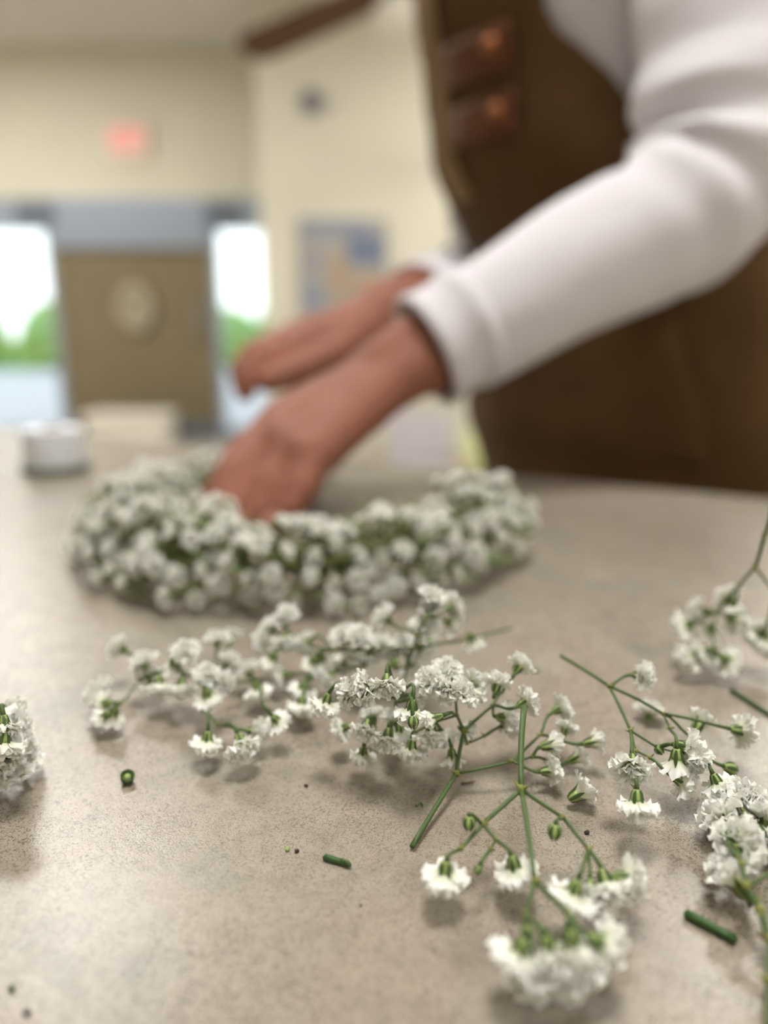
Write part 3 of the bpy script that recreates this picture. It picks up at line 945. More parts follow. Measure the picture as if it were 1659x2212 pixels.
# --- back sprig lying between the crown and the central sprig
N = {'end': (1106, 1356, 14), 'r1': (1006, 1382, 15), 'a': (896, 1398, 18), 'l1': (794, 1402, 17), 'l2': (724, 1404, 16), 'l3': (638, 1387, 14), 'u1': (900, 1370, 24), 'u2': (922, 1335, 28), 'dn': (878, 1440, 12), 'dn2': (868, 1500, 6), 's1': (790, 1440, 10), 'w1': (680, 1460, 8)}
sprig('white gypsophila sprig lying across the others with a stem pointing away from the crown', 'flower sprig', N,
      [('end', 'r1', .42), ('r1', 'a', .45), ('a', 'l1', .42), ('l1', 'l2', .4), ('l2', 'l3', .34), ('a', 'u1', .4), ('u1', 'u2', .34), ('a', 'dn', .42), ('dn', 'dn2', .4), ('l1', 's1', .32), ('s1', 'w1', .3)],
      [(608, 1332, 19, 'l3', 'o', -.2, -.6, -.3, 0.85), (626, 1318, 21, 'l3', 'o', .3, -.8, -.2, 0.81), (573, 1353, 16, 'l3', 'o', -.7, -.4, -.2, 0.81), (562, 1394, 12, 'l3', 'o', -.5, .2, -.6, 0.98), (615, 1394, 14, 'l3', 'o', 0, .4, -.6, 0.89),
       (652, 1400, 13, 'l2', 'o', -.4, .4, -.4, 0.85), (662, 1376, 15, 'l2', 'h', -.2, -.6, .2, 0.81), (738, 1364, 20, 'l2', 'o', -.3, -.6, -.4, 0.95), (778, 1370, 21, 'l1', 'o', .1, -.4, -.8, 0.98), (826, 1382, 17, 'l1', 'o', .2, -.8, -.3, 0.89),
       (866, 1384, 16, 'a', 'o', -.2, -.8, -.2, 0.89), (820, 1328, 22, 'u1', 'o', -.7, -.5, -.1, 0.95), (936, 1280, 32, 'u2', 'o', .3, -.9, -.2, 0.95), (928, 1304, 29, 'u2', 'o', -.3, -.4, -.6, 0.95), (918, 1346, 24, 'u1', 'o', 0, -.2, -.8, 1.03),
       (984, 1308, 25, 'u2', 'o', .8, -.3, .5, 0.95), (986, 1350, 20, 'u2', 'o', .8, .3, .1, 0.89), (851, 1432, 12, 'dn', 'b', -.2, -1, -.2, 0.97), (702, 1470, 8, 's1', 'o', -.3, .3, -.3, 0.81), (674, 1436, 11, 'l2', 'h', -.2, .4, .6, 0.89),
       (696, 1432, 10, 'l2', 'h', .1, .6, .7, 0.89), (919, 1412, 14, 'a', 'o', .5, .5, .2, 0.89), (1022, 1388, 13, 'r1', 'h', .3, .7, .5, 0.89), (760, 1420, 12, 's1', 'o', -.2, .6, -.1, 0.85), (802, 1425, 11, 's1', 'o', .2, .7, 0, 0.85),
       (848, 1412, 12, 'l1', 'o', .2, .8, -.1, 0.81), (648, 1498, 6, 'w1', 'o', -.2, .5, .2, 0.85), (663, 1500, 5, 'w1', 'h', .2, .6, .5, 0.85), (648, 1534, 5, 'w1', 'o', -.2, .9, 0, 0.89), (585, 1430, 10, 'l3', 'h', -.3, .7, .4, 0.89),
       (735, 1440, 8, 's1', 'o', -.3, .3, .2, 0.81), (890, 1450, 9, 'dn', 'o', .2, .6, 0, 0.81), (940, 1385, 15, 'a', 'o', .7, .1, .3, 0.81), (600, 1460, 6, 'w1', 'o', -.7, .1, .2, 0.85)],
      'dn2')

# --- left sprig
N = {'a': (433, 1528, 6), 'b': (470, 1566, 5), 'c': (372, 1440, 12), 'd': (300, 1470, 8), 'e': (262, 1520, 6), 'f': (560, 1470, 6), 'g': (440, 1480, 9)}
sprig('loose white gypsophila sprig with rounded pompom heads spread before the crown', 'flower sprig', N,
      [('f', 'g', .45), ('g', 'c', .42), ('c', 'd', .36), ('d', 'e', .3), ('g', 'a', .36), ('a', 'b', .32)],
      [(401, 1402, 18, 'c', 'o', 0, -.3, -1, 0.92), (250, 1395, 12, 'd', 'o', -.7, -.4, 0, 0.92), (306, 1420, 13, 'd', 'o', -.3, -.7, -.1, 0.92), (376, 1440, 12, 'c', 'h', 0, .5, .8, 0.92), (447, 1452, 14, 'g', 'o', 0, -.2, -.8, 0.87),
       (490, 1477, 11, 'g', 'o', .5, .1, -.6, 0.82), (454, 1511, 8, 'g', 'o', .2, .4, .8, 0.92), (390, 1496, 8, 'c', 'o', -.1, .8, -.3, 0.97), (345, 1492, 7, 'd', 'o', 0, .8, -.2, 0.97), (207, 1484, 8, 'e', 'o', -.6, -.7, 0, 0.92),
       (214, 1522, 6, 'e', 'o', -.6, .1, .4, 0.92), (246, 1548, 5, 'e', 'h', -.1, .9, .7, 0.87), (225, 1552, 5, 'e', 'h', -.5, .6, .7, 0.87), (446, 1614, 5, 'a', 'o', -.1, 1, .1, 0.92), (527, 1622, 6, 'b', 'o', .3, .8, -.5, 1.01),
       (562, 1582, 6, 'b', 'o', .7, .1, -.2, 0.87), (604, 1563, 7, 'f', 'o', .4, .4, .8, 0.82), (500, 1370, 12, 'g', 'h', .1, -.5, .6, 0.87), (470, 1372, 14, 'g', 'o', 0, -.7, 0, 0.87), (330, 1450, 9, 'd', 'o', .2, -.6, .1, 0.82),
       (530, 1440, 8, 'f', 'o', -.3, -.5, 0, 0.87), (560, 1500, 5, 'f', 'o', .2, .6, .1, 0.87), (500, 1420, 10, 'g', 'o', .3, -.5, .2, 0.82)],
      'g')

# --- clump at the left border
N = {'a': (-10, 1620, 5), 'b': (20, 1580, 8), 'c': (-60, 1650, 5), 'd': (-110, 1660, 4)}
fl = []
rg = random.Random(5)
for (x, y, h) in [(8, 1545, 16), (34, 1536, 14), (12, 1580, 17), (42, 1568, 13), (26, 1605, 14), (54, 1600, 9), (8, 1622, 14), (38, 1632, 9), (58, 1640, 5), (16, 1655, 8), (40, 1662, 5), (-14, 1560, 16), (-16, 1600, 16), (-20, 1640, 12), (-12, 1672, 7), (8, 1680, 5), (-45, 1590, 12), (-48, 1635, 11), (-60, 1670, 6), (22, 1560, 12), (64, 1618, 5)]:
    fl.append((x, y, h, rg.choice('abc'), rg.choice('ohh'), rg.uniform(-.5, 1), rg.uniform(-.6, .6), rg.uniform(-.7, .5), rg.uniform(.8, 1.0)))
sprig('dense clump of small half-open gypsophila heads lying apart from the crown', 'flower sprig', N, [('d', 'c', .5), ('c', 'a', .5), ('a', 'b', .4)], fl, 'a')


# --- loose heads and trimmings
def loose_flower(px, py, h, kind, dx, dy, t, sc, label):
    c = at_h(px, py, h * 1e-3)
    _, o = add_flower(None, c, screen_axis(c, dx, dy, t), kind, sc, name='loose_flower_head')
    tag(o, label, 'flower head', 'loose flower heads')


loose_flower(1262, 1706, 4.0, 'h', .8, -.5, .1, 1.05, 'small half-open gypsophila head lying loose beside the branching sprig')
loose_flower(1406, 1526, 4.2, 'o', .2, -.9, .2, .95, 'single open gypsophila head lying under the curved stalk of a sprig')


def clipping(pts, r, label, m='stemdark', name='stem_clipping', tip=False):
    P = [at_h(x, y, r + 0.05) if False else at_h(x, y, (r + 0.05) * 1e-3 + dz * 1e-3) for x, y, dz in pts]
    mb = MB()
    full = []
    for i in range(len(P) - 1):
        for k in range(4):
            full.append(P[i].lerp(P[i + 1], k / 4))
    full.append(P[-1])
    n = len(full)
    rr = [r * 1e-3 * (1 + 0.05 * math.sin(i * 1.7)) for i in range(n)]
    if tip:
        rr[-1] *= 0.3
    mb.tube(full, rr, 10, 0)
    mb.ball(full[0] + (full[1] - full[0]) * 0.02, (r * 0.7e-3,) * 3, 1, 8, 4)
    o = obj(name, mb, [m, 'node'], origin=(P[0].x, P[0].y, T), smooth=True)
    return tag(o, label, 'plant clipping', 'plant trimmings on the table')


clipping([(701, 1852, 0), (752, 1866, 0)], .62, 'short green stem piece with a knobbly end lying on bare table')
clipping([(738, 1858, .6), (750, 1862, .9), (758, 1872, 0)], .4, 'tiny green side shoot at the knobbly end of a short stem piece', 'stem', 'shoot_clipping', True)
clipping([(1482, 1973, 0), (1590, 2030, 0)], .82, 'straight dark green stem piece lying between two sprigs')
clipping([(1580, 1491, 0), (1720, 1580, 0)], .62, 'long dark green cut stem behind the zigzag sprig')
clipping([(996, 1693, 0), (1028, 1688, .3)], .25, 'thin brown sliver of bract beside the slanting cut stem', 'bract', 'bract_sliver', True)
clipping([(898, 1742, 0), (910, 1734, .4), (914, 1742, 0)], .22, 'tiny curled green scrap near the slanting cut stem', 'stem', 'green_scrap', True)
clipping([(1540, 1837, 0), (1560, 1839, .2)], .3, 'small brown chip beside the thick-stemmed sprig', 'bract', 'bract_chip', True)
clipping([(1075, 1885, 0), (1086, 1880, .2)], .25, 'tiny green crumb between the heads of the forked sprig', 'stem', 'green_crumb', True)
clipping([(1130, 1447, 0), (1165, 1449, 0)], .4, 'blurred green fragment on the table behind the top bloom', 'stem', 'green_fragment')


def speck(px, py, r, m, label, name='seed'):
    c = at_h(px, py, r * 0.55)
    mb = MB()
    rg = random.Random(px)
    mb.ball(c, (r, r * 0.75, r * 0.6), 0, 10, 7, RZ(rg.uniform(0, 3)))
    for p in mb.v:
        d = p - c
        p += d * 0.35 * noise.noise(p * 2500)
        p.z = max(p.z, T + 0.00002)
    tag(obj(name, mb, m, origin=(c.x, c.y, T), smooth=True), label, 'seed', 'seeds and crumbs on the table')


speck(641, 1838, .00055, 'seed', 'dark round seed beside a pale green crumb')
speck(661, 1697, .0005, 'seed', 'dark seed lying alone before the pompom sprig')
speck(1268, 1798, .0006, 'seed', 'black speck between the forked sprig and the zigzag sprig')
speck(57, 2188, .0006, 'seed', 'brown-black seed near the table area without flowers')
speck(1620, 1954, .0005, 'bract', 'brown seed beside the thick stem')
speck(26, 2135, .0007, 'sepal', 'olive green seed husk near the bare table area', 'seed_husk')
speck(621, 1834, .0006, 'cup', 'pale green crumb beside a dark round seed', 'green_husk')
speck(780, 1955, .0003, 'sepal', 'tiny green crumb on the bare table', 'green_crumb')

# empty green cup lying on the table
c = at_h(275, 1681, 1.2e-3)
mb = MB()
R = Matrix.Rotation(0.25, 3, 'Y') @ Matrix.Rotation(0.3, 3, 'X')
mb.lathe([(0.0004, -0.0012), (0.0011, -0.0011), (0.0015, 0.0), (0.0016, 0.0011), (0.0013, 0.0011), (0.0011, 0.0), (0.0005, -0.0006)], c, 20, 0, R)
mb.ball(c + Vector((0, 0, 0.0003)), (0.0009, 0.0009, 0.0007), 1, 10, 6)
tag(obj('empty_calyx', mb, ['sepal', 'cup'], origin=(c.x, c.y, T), smooth=True), 'empty green flower cup lying on bare table', 'flower cup')

# joints of the two hands (pixel, pixel, depth in metres), needed here so that the crown leaves room for the fingers
HL = {  # left hand joints: MCP, PIP, DIP, TIP
    'index': [(605, 905, .432), (520, 985, .418), (478, 1045, .405), (455, 1090, .396)],
    'middle': [(612, 935, .416), (528, 1020, .402), (492, 1080, .391), (478, 1122, .384)],
    'ring': [(640, 968, .399), (582, 1050, .386), (550, 1100, .380), (530, 1138, .376)],
    'little': [(682, 988, .385), (650, 1056, .375), (622, 1100, .371), (596, 1134, .369)],
}
TH_L = [(800, 830, .448), (690, 880, .458), (590, 960, .447), (520, 1040, .428)]
HR = {
    'index': [(660, 742, 0.559), (565, 778, 0.543), (532, 812, 0.538), (530, 850, 0.536)],
    'middle': [(640, 728, 0.575), (545, 765, 0.560), (520, 800, 0.554), (522, 840, 0.550)],
    'ring': [(640, 728, 0.592), (552, 768, 0.578), (530, 800, 0.573), (535, 836, 0.568)],
    'little': [(655, 736, 0.609), (580, 776, 0.598), (560, 802, 0.591), (565, 830, 0.584)],
}
TH_R = [(800, 705, 0.581), (715, 770, 0.550), (635, 806, 0.536), (580, 826, 0.529)]

FING = []
for v in list(HL.values()) + [TH_L]:
    q_ = [at_d(*p) for p in v]
    for a_, b_ in zip(q_, q_[1:]):
        FING += [a_.lerp(b_, t_ / 4) for t_ in range(5)]

# ------------------------------------------------------------------ the flower crown
CC = Vector((-0.034, 0.351, T))
RC = 0.083
crown = thing('flower_crown', CC, 'white gypsophila flower crown being wired into a ring on the table', 'flower crown')
A0, A1 = math.radians(-14), math.radians(-268)          # from the open tip, round the front and left to the back


def crown_frame(u):
    a = A0 + (A1 - A0) * u
    rad = Vector((math.cos(a), math.sin(a), 0))
    return CC + rad * RC, rad


def thick(u):
    # half width (m) and height (m)
    t = 0.80 + 0.22 * math.sin(PI * min(1, u * 1.1))
    if u < 0.06: t *= 0.9 + 1.6 * u
    if u > 0.85: t *= 1 - (u - 0.85) * 2.2
    lift = 0.006 * max(0, 1 - u / 0.25)
    return 0.0245 * t, 0.033 * t + lift * 0.6, lift


wp = []
for i in range(41):
    p, rad = crown_frame(i / 40)
    wp.append(p + Vector((0, 0, 0.012 + thick(i / 40)[2])))
obj('wire_frame', MB().tube(wp, 0.0011, 8), 'wire', crown, smooth=True)
crg = random.Random(44)
# bound stems
sm = MB()
for i in range(650):
    u = crg.random()
    p, rad = crown_frame(u)
    tw, th, lf = thick(u)
    tan = Vector((-rad.y, rad.x, 0))
    a = crg.uniform(-0.2, PI + 0.2)
    s = crg.uniform(.1, .5)
    q0 = p + rad * math.cos(a) * tw * s + Vector((0, 0, 0.006 + lf + max(0, math.sin(a)) * th * s * .7))
    s2 = crg.uniform(.7, 1.0)
    q1 = p + rad * math.cos(a) * tw * s2 + tan * crg.uniform(-.02, .02) + Vector((0, 0, 0.004 + lf + max(0, math.sin(a)) * th * s2 * .85))
    m_ = q0.lerp(q1, .5) + Vector((0, 0, .002))
    for q in (q0, m_, q1):
        q.z = max(q.z, T + 0.0008)
    sm.tube([q0, m_, q1], [0.0007, 0.0005, 0.0004], 5)
tag(obj('stem', sm, 'olive', crown, smooth=True), kind='stuff')
# narrow leaves in the gaps
lm = MB()
for i in range(620):
    u = crg.random()
    p, rad = crown_frame(u)
    tw, th, lf = thick(u)
    tan = Vector((-rad.y, rad.x, 0))
    a = crg.uniform(-0.1, PI + 0.1)
    s = crg.uniform(.35, .85)
    q = p + rad * math.cos(a) * tw * s + Vector((0, 0, 0.005 + lf + max(0, math.sin(a)) * th * s * .8))
    d = (rad * math.cos(a) + Vector((0, 0, 1)) * max(.05, math.sin(a)) * .8 + tan * crg.uniform(-1, 1)).normalized()
    sd = d.orthogonal().normalized() * 0.0014
    l = crg.uniform(.006, .011)
    e = q + d * l
    e.z = max(e.z, T + .0008)
    q.z = max(q.z, T + .001)
    up_ = Vector((0, 0, .0007))
    lm.add([q, q.lerp(e, .45) + sd, e, q.lerp(e, .45) - sd, q.lerp(e, .5) + up_], [(0, 1, 4), (1, 2, 4), (2, 3, 4), (3, 0, 4)])
tag(obj('leaf', lm, 'leaf', crown), kind='stuff')
# flowers: the 290 on the outside as single parts, those deeper in the bundle as one part
placed = []
cnt = 0
tries = 0
while cnt < 290 and tries < 20000:
    tries += 1
    u = crg.random()
    p, rad = crown_frame(u)
    tw, th, lf = thick(u)
    tan = Vector((-rad.y, rad.x, 0))
    a = crg.uniform(-0.12, PI * 0.94)              # 0 = outward, pi = inward
    lump = 0.86 + 0.5 * noise.noise(Vector((u * 14, a * 1.6, 3.1)))
    e = Vector((0, 0, 1))
    q = p + rad * math.cos(a) * tw * lump + e * (0.0055 + lf + max(0, math.sin(a)) * th * 0.82 * lump + crg.uniform(-.001, .002))
    if any((q - x).length < 0.0125 for x in FING):
        continue
    if any((q - x).length < 0.0066 for x in placed):
        continue
    placed.append(q)
    ax = (rad * math.cos(a) + e * math.sin(max(a, 0.05)) * 0.9 + tan * crg.uniform(-.6, .6) + Vector((crg.uniform(-.5, .5), crg.uniform(-.5, .5), crg.uniform(-.4, .5)))).normalized()
    q.z = max(q.z, T + 0.0058)
    add_flower(crown, q, ax, crg.choice('ooooh'), crg.uniform(.84, 1.08))
    cnt += 1
dm = MB()
src = OPEN[0]
sv = [v.co.copy() for v in src.vertices]
sf = [tuple(p.vertices) for p in src.polygons]
for i in range(30):
    u = crg.random()
    p, rad = crown_frame(u)
    tw, th, lf = thick(u)
    a = crg.uniform(0, PI)
    q = p + rad * math.cos(a) * tw * 0.62 + Vector((0, 0, 0.005 + lf + math.sin(a) * th * 0.5))
    ax = (rad * math.cos(a) + Vector((0, 0, 1)) * math.sin(a) + Vector((crg.uniform(-.5, .5), crg.uniform(-.5, .5), crg.uniform(-.4, .5)))).normalized()
    if any((q - x).length < 0.0125 for x in FING):
        continue
    R = Vector((0, 0, 1)).rotation_difference(ax).to_matrix()
    dm.add([q + R @ (v * .9 - Vector((0, 0, .004))) for v in sv], sf)
for p in dm.v:
    p.z = max(p.z, T + 0.0005)
tag(obj('inner_flowers', dm, 'petal', crown, smooth=True), kind='stuff')

# ------------------------------------------------------------------ the person
FACE = Vector((-0.86, -0.5, 0)).normalized()
LEFT = Vector((0.5, -0.86, 0)).normalized()
Z = Vector((0, 0, 1))
DZ = T - 0.90
# torso stations: z, centre x, y, half depth, half width
TOR = [(0.84, .266, .720, .120, .185), (0.92, .242, .720, .120, .182), (1.00, .222, .722, .105, .160), (1.06, .205, .724, .096, .140), (1.15, .160, .728, .088, .127),
       (1.26, .158, .732, .104, .142), (1.33, .150, .735, .098, .140), (1.40, .140, .740, .075, .128), (1.44, .138, .742, .066, .115)]
TOR = [(z + DZ, x, y, a, b) for z, x, y, a, b in TOR]


def station(z):
    if z <= TOR[0][0]: return TOR[0][1:]
    for p, q in zip(TOR, TOR[1:]):
        if z <= q[0]:
            t = (z - p[0]) / (q[0] - p[0])
            t = t * t * (3 - 2 * t)
            return tuple(p[i] * (1 - t) + q[i] * t for i in range(1, 5))
    return TOR[-1][1:]


def tor_ring(z, grow=0.0, n=40, phis=None, pw=2.3):
    x, y, a, b = station(z)
    c = Vector((x, y, z))
    out = []
    for ph in (phis or [2 * PI * i / n for i in range(n)]):
        cx, sx = math.cos(ph), math.sin(ph)
        k = (abs(cx) ** pw + abs(sx) ** pw) ** (-1 / pw)
        out.append(c + FACE * (a + grow) * cx * k + LEFT * (b + grow) * sx * k)
    return out


base = Vector((.27, .73, 0))
shL = Vector((.215, .612, 1.385 + DZ))
elL = at_d(1562, 412, 0.475)
wrL = at_d(905, 768, 0.440)
shR = Vector((.108, .898, 1.385 + DZ))
elR = Vector((.122, .915, T + .155))
wrR = at_d(868, 662, 0.600)

bd = MB()
# arms
def limb(pts, rads, sides=20):
    bd.tube(pts, rads, sides, 0, True)
limb([shL, shL.lerp(elL, .5), elL], [.045, .040, .034])
limb([elL, elL.lerp(wrL, .35), elL.lerp(wrL, .8), wrL], [.034, .035, .027, .025])
limb([shR, shR.lerp(elR, .5), elR], [.045, .040, .034])
limb([elR, elR.lerp(wrR, .35), elR.lerp(wrR, .8), wrR], [.034, .035, .027, .025])


def hand(wr, el, H, TH, s=1.0):
    ms = {k: [at_d(*p) for p in v] for k, v in H.items()}
    th = [at_d(*p) for p in TH]
    kn = {'index': .0108, 'middle': .0110, 'ring': .0105, 'little': .0098}
    for k, p in ms.items():
        r = kn[k] * s
        # palm ray
        w0 = wr.lerp(p[0], .12)
        bd.tube([wr, w0, wr.lerp(p[0], .55), p[0]], [.0185 * s, .0175 * s, .0135 * s, r * 1.14], 14, 0, True)
        bd.tube([p[0], p[0].lerp(p[1], .5), p[1], p[1].lerp(p[2], .5), p[2], p[3]], [r * 1.08, r * .90, r * .93, r * .80, r * .78, r * .62], 14, 0, True)
    # flesh of the palm
    m, i, l = ms['middle'][0], ms['index'][0], ms['little'][0]
    bd.tube([i, m, ms['ring'][0], l], [.0115 * s, .012 * s, .0118 * s, .0108 * s], 12, 0, True)
    bd.tube([wr.lerp(i, .5), wr.lerp(m, .5), wr.lerp(l, .55)], [.0145 * s, .0155 * s, .0145 * s], 12, 0, True)
    bd.tube([wr.lerp(th[0], .3), th[0], th[0].lerp(th[1], .5), th[1], th[2], th[3]], [.018 * s, .0175 * s, .0145 * s, .0118 * s, .0108 * s, .0082 * s], 14, 0, True)
    bd.tube([th[0], wr.lerp(i, .7)], [.014 * s, .011 * s], 12, 0, True)
    # wrist is broader than thick
    bd.tube([el.lerp(wr, .86), wr, wr.lerp(m, .2)], [.0255 * s, .0225 * s, .022 * s], 16, 0, True)
    side = (i - l).normalized()
    for sg in (-1, 1):
        bd.tube([el.lerp(wr, .8) + side * sg * .006, wr + side * sg * .0085, wr.lerp(m, .25) + side * sg * .012], [.021, .0185, .0165], 14, 0, True)
    return ms, th


msL, thL = hand(wrL, elL, HL, TH_L)
msR, thR = hand(wrR, elR, HR, TH_R, 1.06)
# torso, neck, head
zs = [0.80 + DZ + i * 0.03 for i in range(22)]
bd.loft([tor_ring(z, -0.014) for z in zs])
shc = (shL + shR) / 2
bd.tube([shR, shc + Z * .012, shL], [.046, .062, .046], 18, 0, True)
nk = shc + Z * 0.10 + FACE * 0.045
bd.tube([shc + Z * .01, nk], [.056, .048], 18, 0, True)
hdc = nk + Z * 0.115 + FACE * 0.045          # middle of the head
look = (FACE * 0.75 - Z * 0.66).normalized()
hx_, hz_ = LEFT, look.cross(LEFT) * -1
if hz_.z < 0: hz_ = -hz_
HR_ = Matrix((LEFT, look, hz_)).transposed()
def hp3(x, y, z):
    return hdc + HR_ @ Vector((x, y, z))
bd.ball(hp3(0, -.012, .022), (.074, .092, .090), 0, 28, 18, HR_)
bd.ball(hp3(0, .018, -.045), (.056, .066, .068), 0, 24, 14, HR_)
bd.tube([hp3(0, .062, -.082), hp3(0, .070, -.094)], [.022, .016], 12, 0, True)      # chin
bd.tube([hp3(0, .078, .012), hp3(0, .098, -.030)], [.010, .014], 12, 0, True)      # nose
for sx in (-1, 1):
    bd.ball(hp3(sx * .012, .088, -.034), .009, 0, 10, 6)
    bd.tube([hp3(sx * .012, .078, .026), hp3(sx * .045, .070, .024)], [.010, .009], 10, 0, True)  # brow
    bd.ball(hp3(sx * .040, .056, -.026), (.024, .022, .022), 0, 12, 8)                 # cheek
    bd.tube([hp3(sx * .072, -.006, .020), hp3(sx * .080, -.014, .0), hp3(sx * .074, -.006, -.026)], [.011, .013, .008], 10, 0, True)   # ear
    bd.ball(hp3(sx * .020, .0, -.085), (.03, .04, .02), 0, 10, 6)
bd.tube([nk, hp3(0, -.02, -.05)], [.047, .05], 16, 0, True)
# legs
for sx in (-1, 1):
    hpj = Vector((.266, .720, .86)) + LEFT * sx * .085
    kn_ = Vector((.272, .735, .48)) + LEFT * sx * .085 + FACE * .02
    an = Vector((.290, .765, .09)) + LEFT * sx * .080
    bd.tube([hpj, hpj.lerp(kn_, .5), kn_, kn_.lerp(an, .35), an], [.085, .072, .050, .050, .034], 18, 0, True)
    bd.tube([an + Z * -.02, an - Z * .052 + FACE * .06, an - Z * .062 + FACE * .15], [.034, .028, .020], 12, 0, True)
pm = remeshed(bd, 'person', 'skin', 0.0028, 7, base)
person = bpy.data.objects.new('person', pm)
COL.objects.link(person)
person.location = base
tag(person, 'person in a white long-sleeved top and brown apron leaning over to wire the crown', 'person')

# finger nails
for ms, th in ((msL, thL), (msR, thR)):
    for k, p in list(ms.items()) + [('thumb', th)]:
        tipd = (p[3] - p[2]).normalized()
        side = (ms['index'][0] - ms['little'][0])
        side = (side - tipd * side.dot(tipd)).normalized()
        nrm = tipd.cross(side)
        if nrm.z < 0: nrm = -nrm
        if k == 'thumb': nrm = (nrm + side).normalized()
        sd = tipd.cross(nrm).normalized()
        R = Matrix((sd, tipd, nrm)).transposed()
        obj('fingernail', MB().ball(p[3] + nrm * .0052 + tipd * .0005, (.0042, .0055, .0012), 0, 12, 6, R), 'nail', person, smooth=True)

# face details and hair
for sx in (-1, 1):
    e = obj('eye', MB().ball(hp3(sx * .031, .0685, .006), .0108, 0, 16, 10), 'eyewhite', person, smooth=True)
    obj('iris', MB().ball(hp3(sx * .031, .0755, .003), .0054, 0, 12, 8), 'iris', e, smooth=True)
    obj('eyelid', MB().tube([hp3(sx * .018, .078, .010), hp3(sx * .026, .081, .0155), hp3(sx * .036, .079, .0155), hp3(sx * .045, .073, .009)], [.0025, .004, .004, .0025], 8, 0, True), 'skin', person, smooth=True)
    obj('eyebrow', MB().tube([hp3(sx * .014, .089, .030), hp3(sx * .032, .086, .036), hp3(sx * .050, .072, .030)], [.003, .0035, .002], 8, 0, True), 'hair', person, smooth=True)
obj('lips', MB().tube([hp3(-.022, .076, -.063), hp3(-.008, .086, -.060), hp3(.008, .086, -.060), hp3(.022, .076, -.063)], [.002, .006, .006, .002], 10, 0, True), 'lip', person, smooth=True)
hr = MB()
hr.ball(hp3(0, -.020, .042), (.083, .096, .090), 0, 26, 16, HR_)
hr.ball(hp3(0, -.050, -.01), (.076, .070, .085), 0, 22, 14, HR_)
for sx in (-1, 1):
    hr.tube([hp3(sx * .03, .045, .105), hp3(sx * .068, .025, .06), hp3(sx * .078, -.02, .0)], [.02, .018, .016], 12, 0, True)
hr.ball(hp3(0, -.13, .06), (.045, .045, .045), 0, 16, 10)
obj('hair', remeshed(hr, 'hair', 'hair', 0.005, 3, base), 'hair', person, origin=base)

# shirt: torso and sleeves as one surface
sh = MB()
sh.loft([tor_ring(z, 0.004) for z in [0.86 + DZ + i * 0.02 for i in range(29)]])
sh.tube([shR, shc + Z * .006, shL], [.056, .070, .056], 18, 0, True)
sh.tube([shc + Z * .01, shc.lerp(nk, .55)], [.064, .056], 18, 0, True)


def sleeve(a, e, wv, r0, r1, r2, wrinkle):
    """upper arm a to elbow e to cuff wv with cloth folds round the bend"""
    n = 44
    pts, rad = [], []
    d1, d2 = (e - a), (wv - e)
    k = 0.16
    for i in range(n + 1):
        t = i / n * 2
        if t < 1 - k: p = a + d1 * t
        elif t > 1 + k: p = e + d2 * (t - 1)
        else:
            s = (t - (1 - k)) / (2 * k)
            p0, p2 = a + d1 * (1 - k), e + d2 * k
            p = p0 * (1 - s) ** 2 + e * 2 * s * (1 - s) + p2 * s * s
        pts.append(p)
        r = r0 + (r1 - r0) * t if t < 1 else r1 + (r2 - r1) * (t - 1)
        rad.append(r)
    # rings with fold displacement
    up = None
    rings = []
    m = 36
    bis = (d1.normalized() - d2.normalized()).normalized() * -1      # towards the inside of the bend
    for i, p in enumerate(pts):
        t = (pts[min(i + 1, n)] - pts[max(i - 1, 0)]).normalized()
        up = bis - t * bis.dot(t)
        up.normalize()
        s = t.cross(up)
        u = i / n * 2
        ring = []
        for q in range(m):
            a_ = 2 * PI * q / m
            inner = 0.5 + 0.5 * math.cos(a_)
            g = math.exp(-((u - 1.0) / 0.24) ** 2)
            f = wrinkle * g * (0.35 + 0.65 * inner) * math.sin((u - 1) * 34 + 0.9 * math.sin(a_ * 2) + 1.0)
            f += 0.0012 * math.sin(u * 9 + a_) + 0.0015 * noise.noise(Vector((u * 4, math.cos(a_) * 1.5, math.sin(a_) * 1.5)))
            ring.append(p + (up * math.cos(a_) + s * math.sin(a_)) * (rad[i] + f))
        rings.append(ring)
    sh.loft(rings)


cuL = elL.lerp(wrL, .955)
cuR = elR.lerp(wrR, .86)
sleeve(shL, elL, elL.lerp(wrL, .86), .060, .048, .0335, .0090)
sleeve(shR, elR, elR.lerp(wrR, .82), .058, .044, .030, .0035)
obj('shirt', remeshed(sh, 'shirt', 'shirt', 0.0035, 2, base), 'shirt', person, origin=base)
for e_, w_, s0, s1, kr in ((elL, wrL, .82, .985, .97), (elR, wrR, .78, .90, .88)):
    d = (w_ - e_)
    prof = [(s0, .0325), (s0 + .01, .0362), (s0 + .045, .0368), (s0 + .055, .0345), (s1 - .045, .0338), (s1 - .02, .0352), (s1, .0345), (s1 - .002, .0315), (s1 - .06, .0300)]
    t = d.normalized()
    up = t.orthogonal().normalized()
    s_ = t.cross(up)
    cf = MB()
    cf.loft([[e_ + d * s + (up * math.cos(2 * PI * k / 40) + s_ * math.sin(2 * PI * k / 40)) * r * kr for k in range(40)] for s, r in prof], 0, True, False)
    obj('cuff', cf, 'shirt', person, smooth=True)

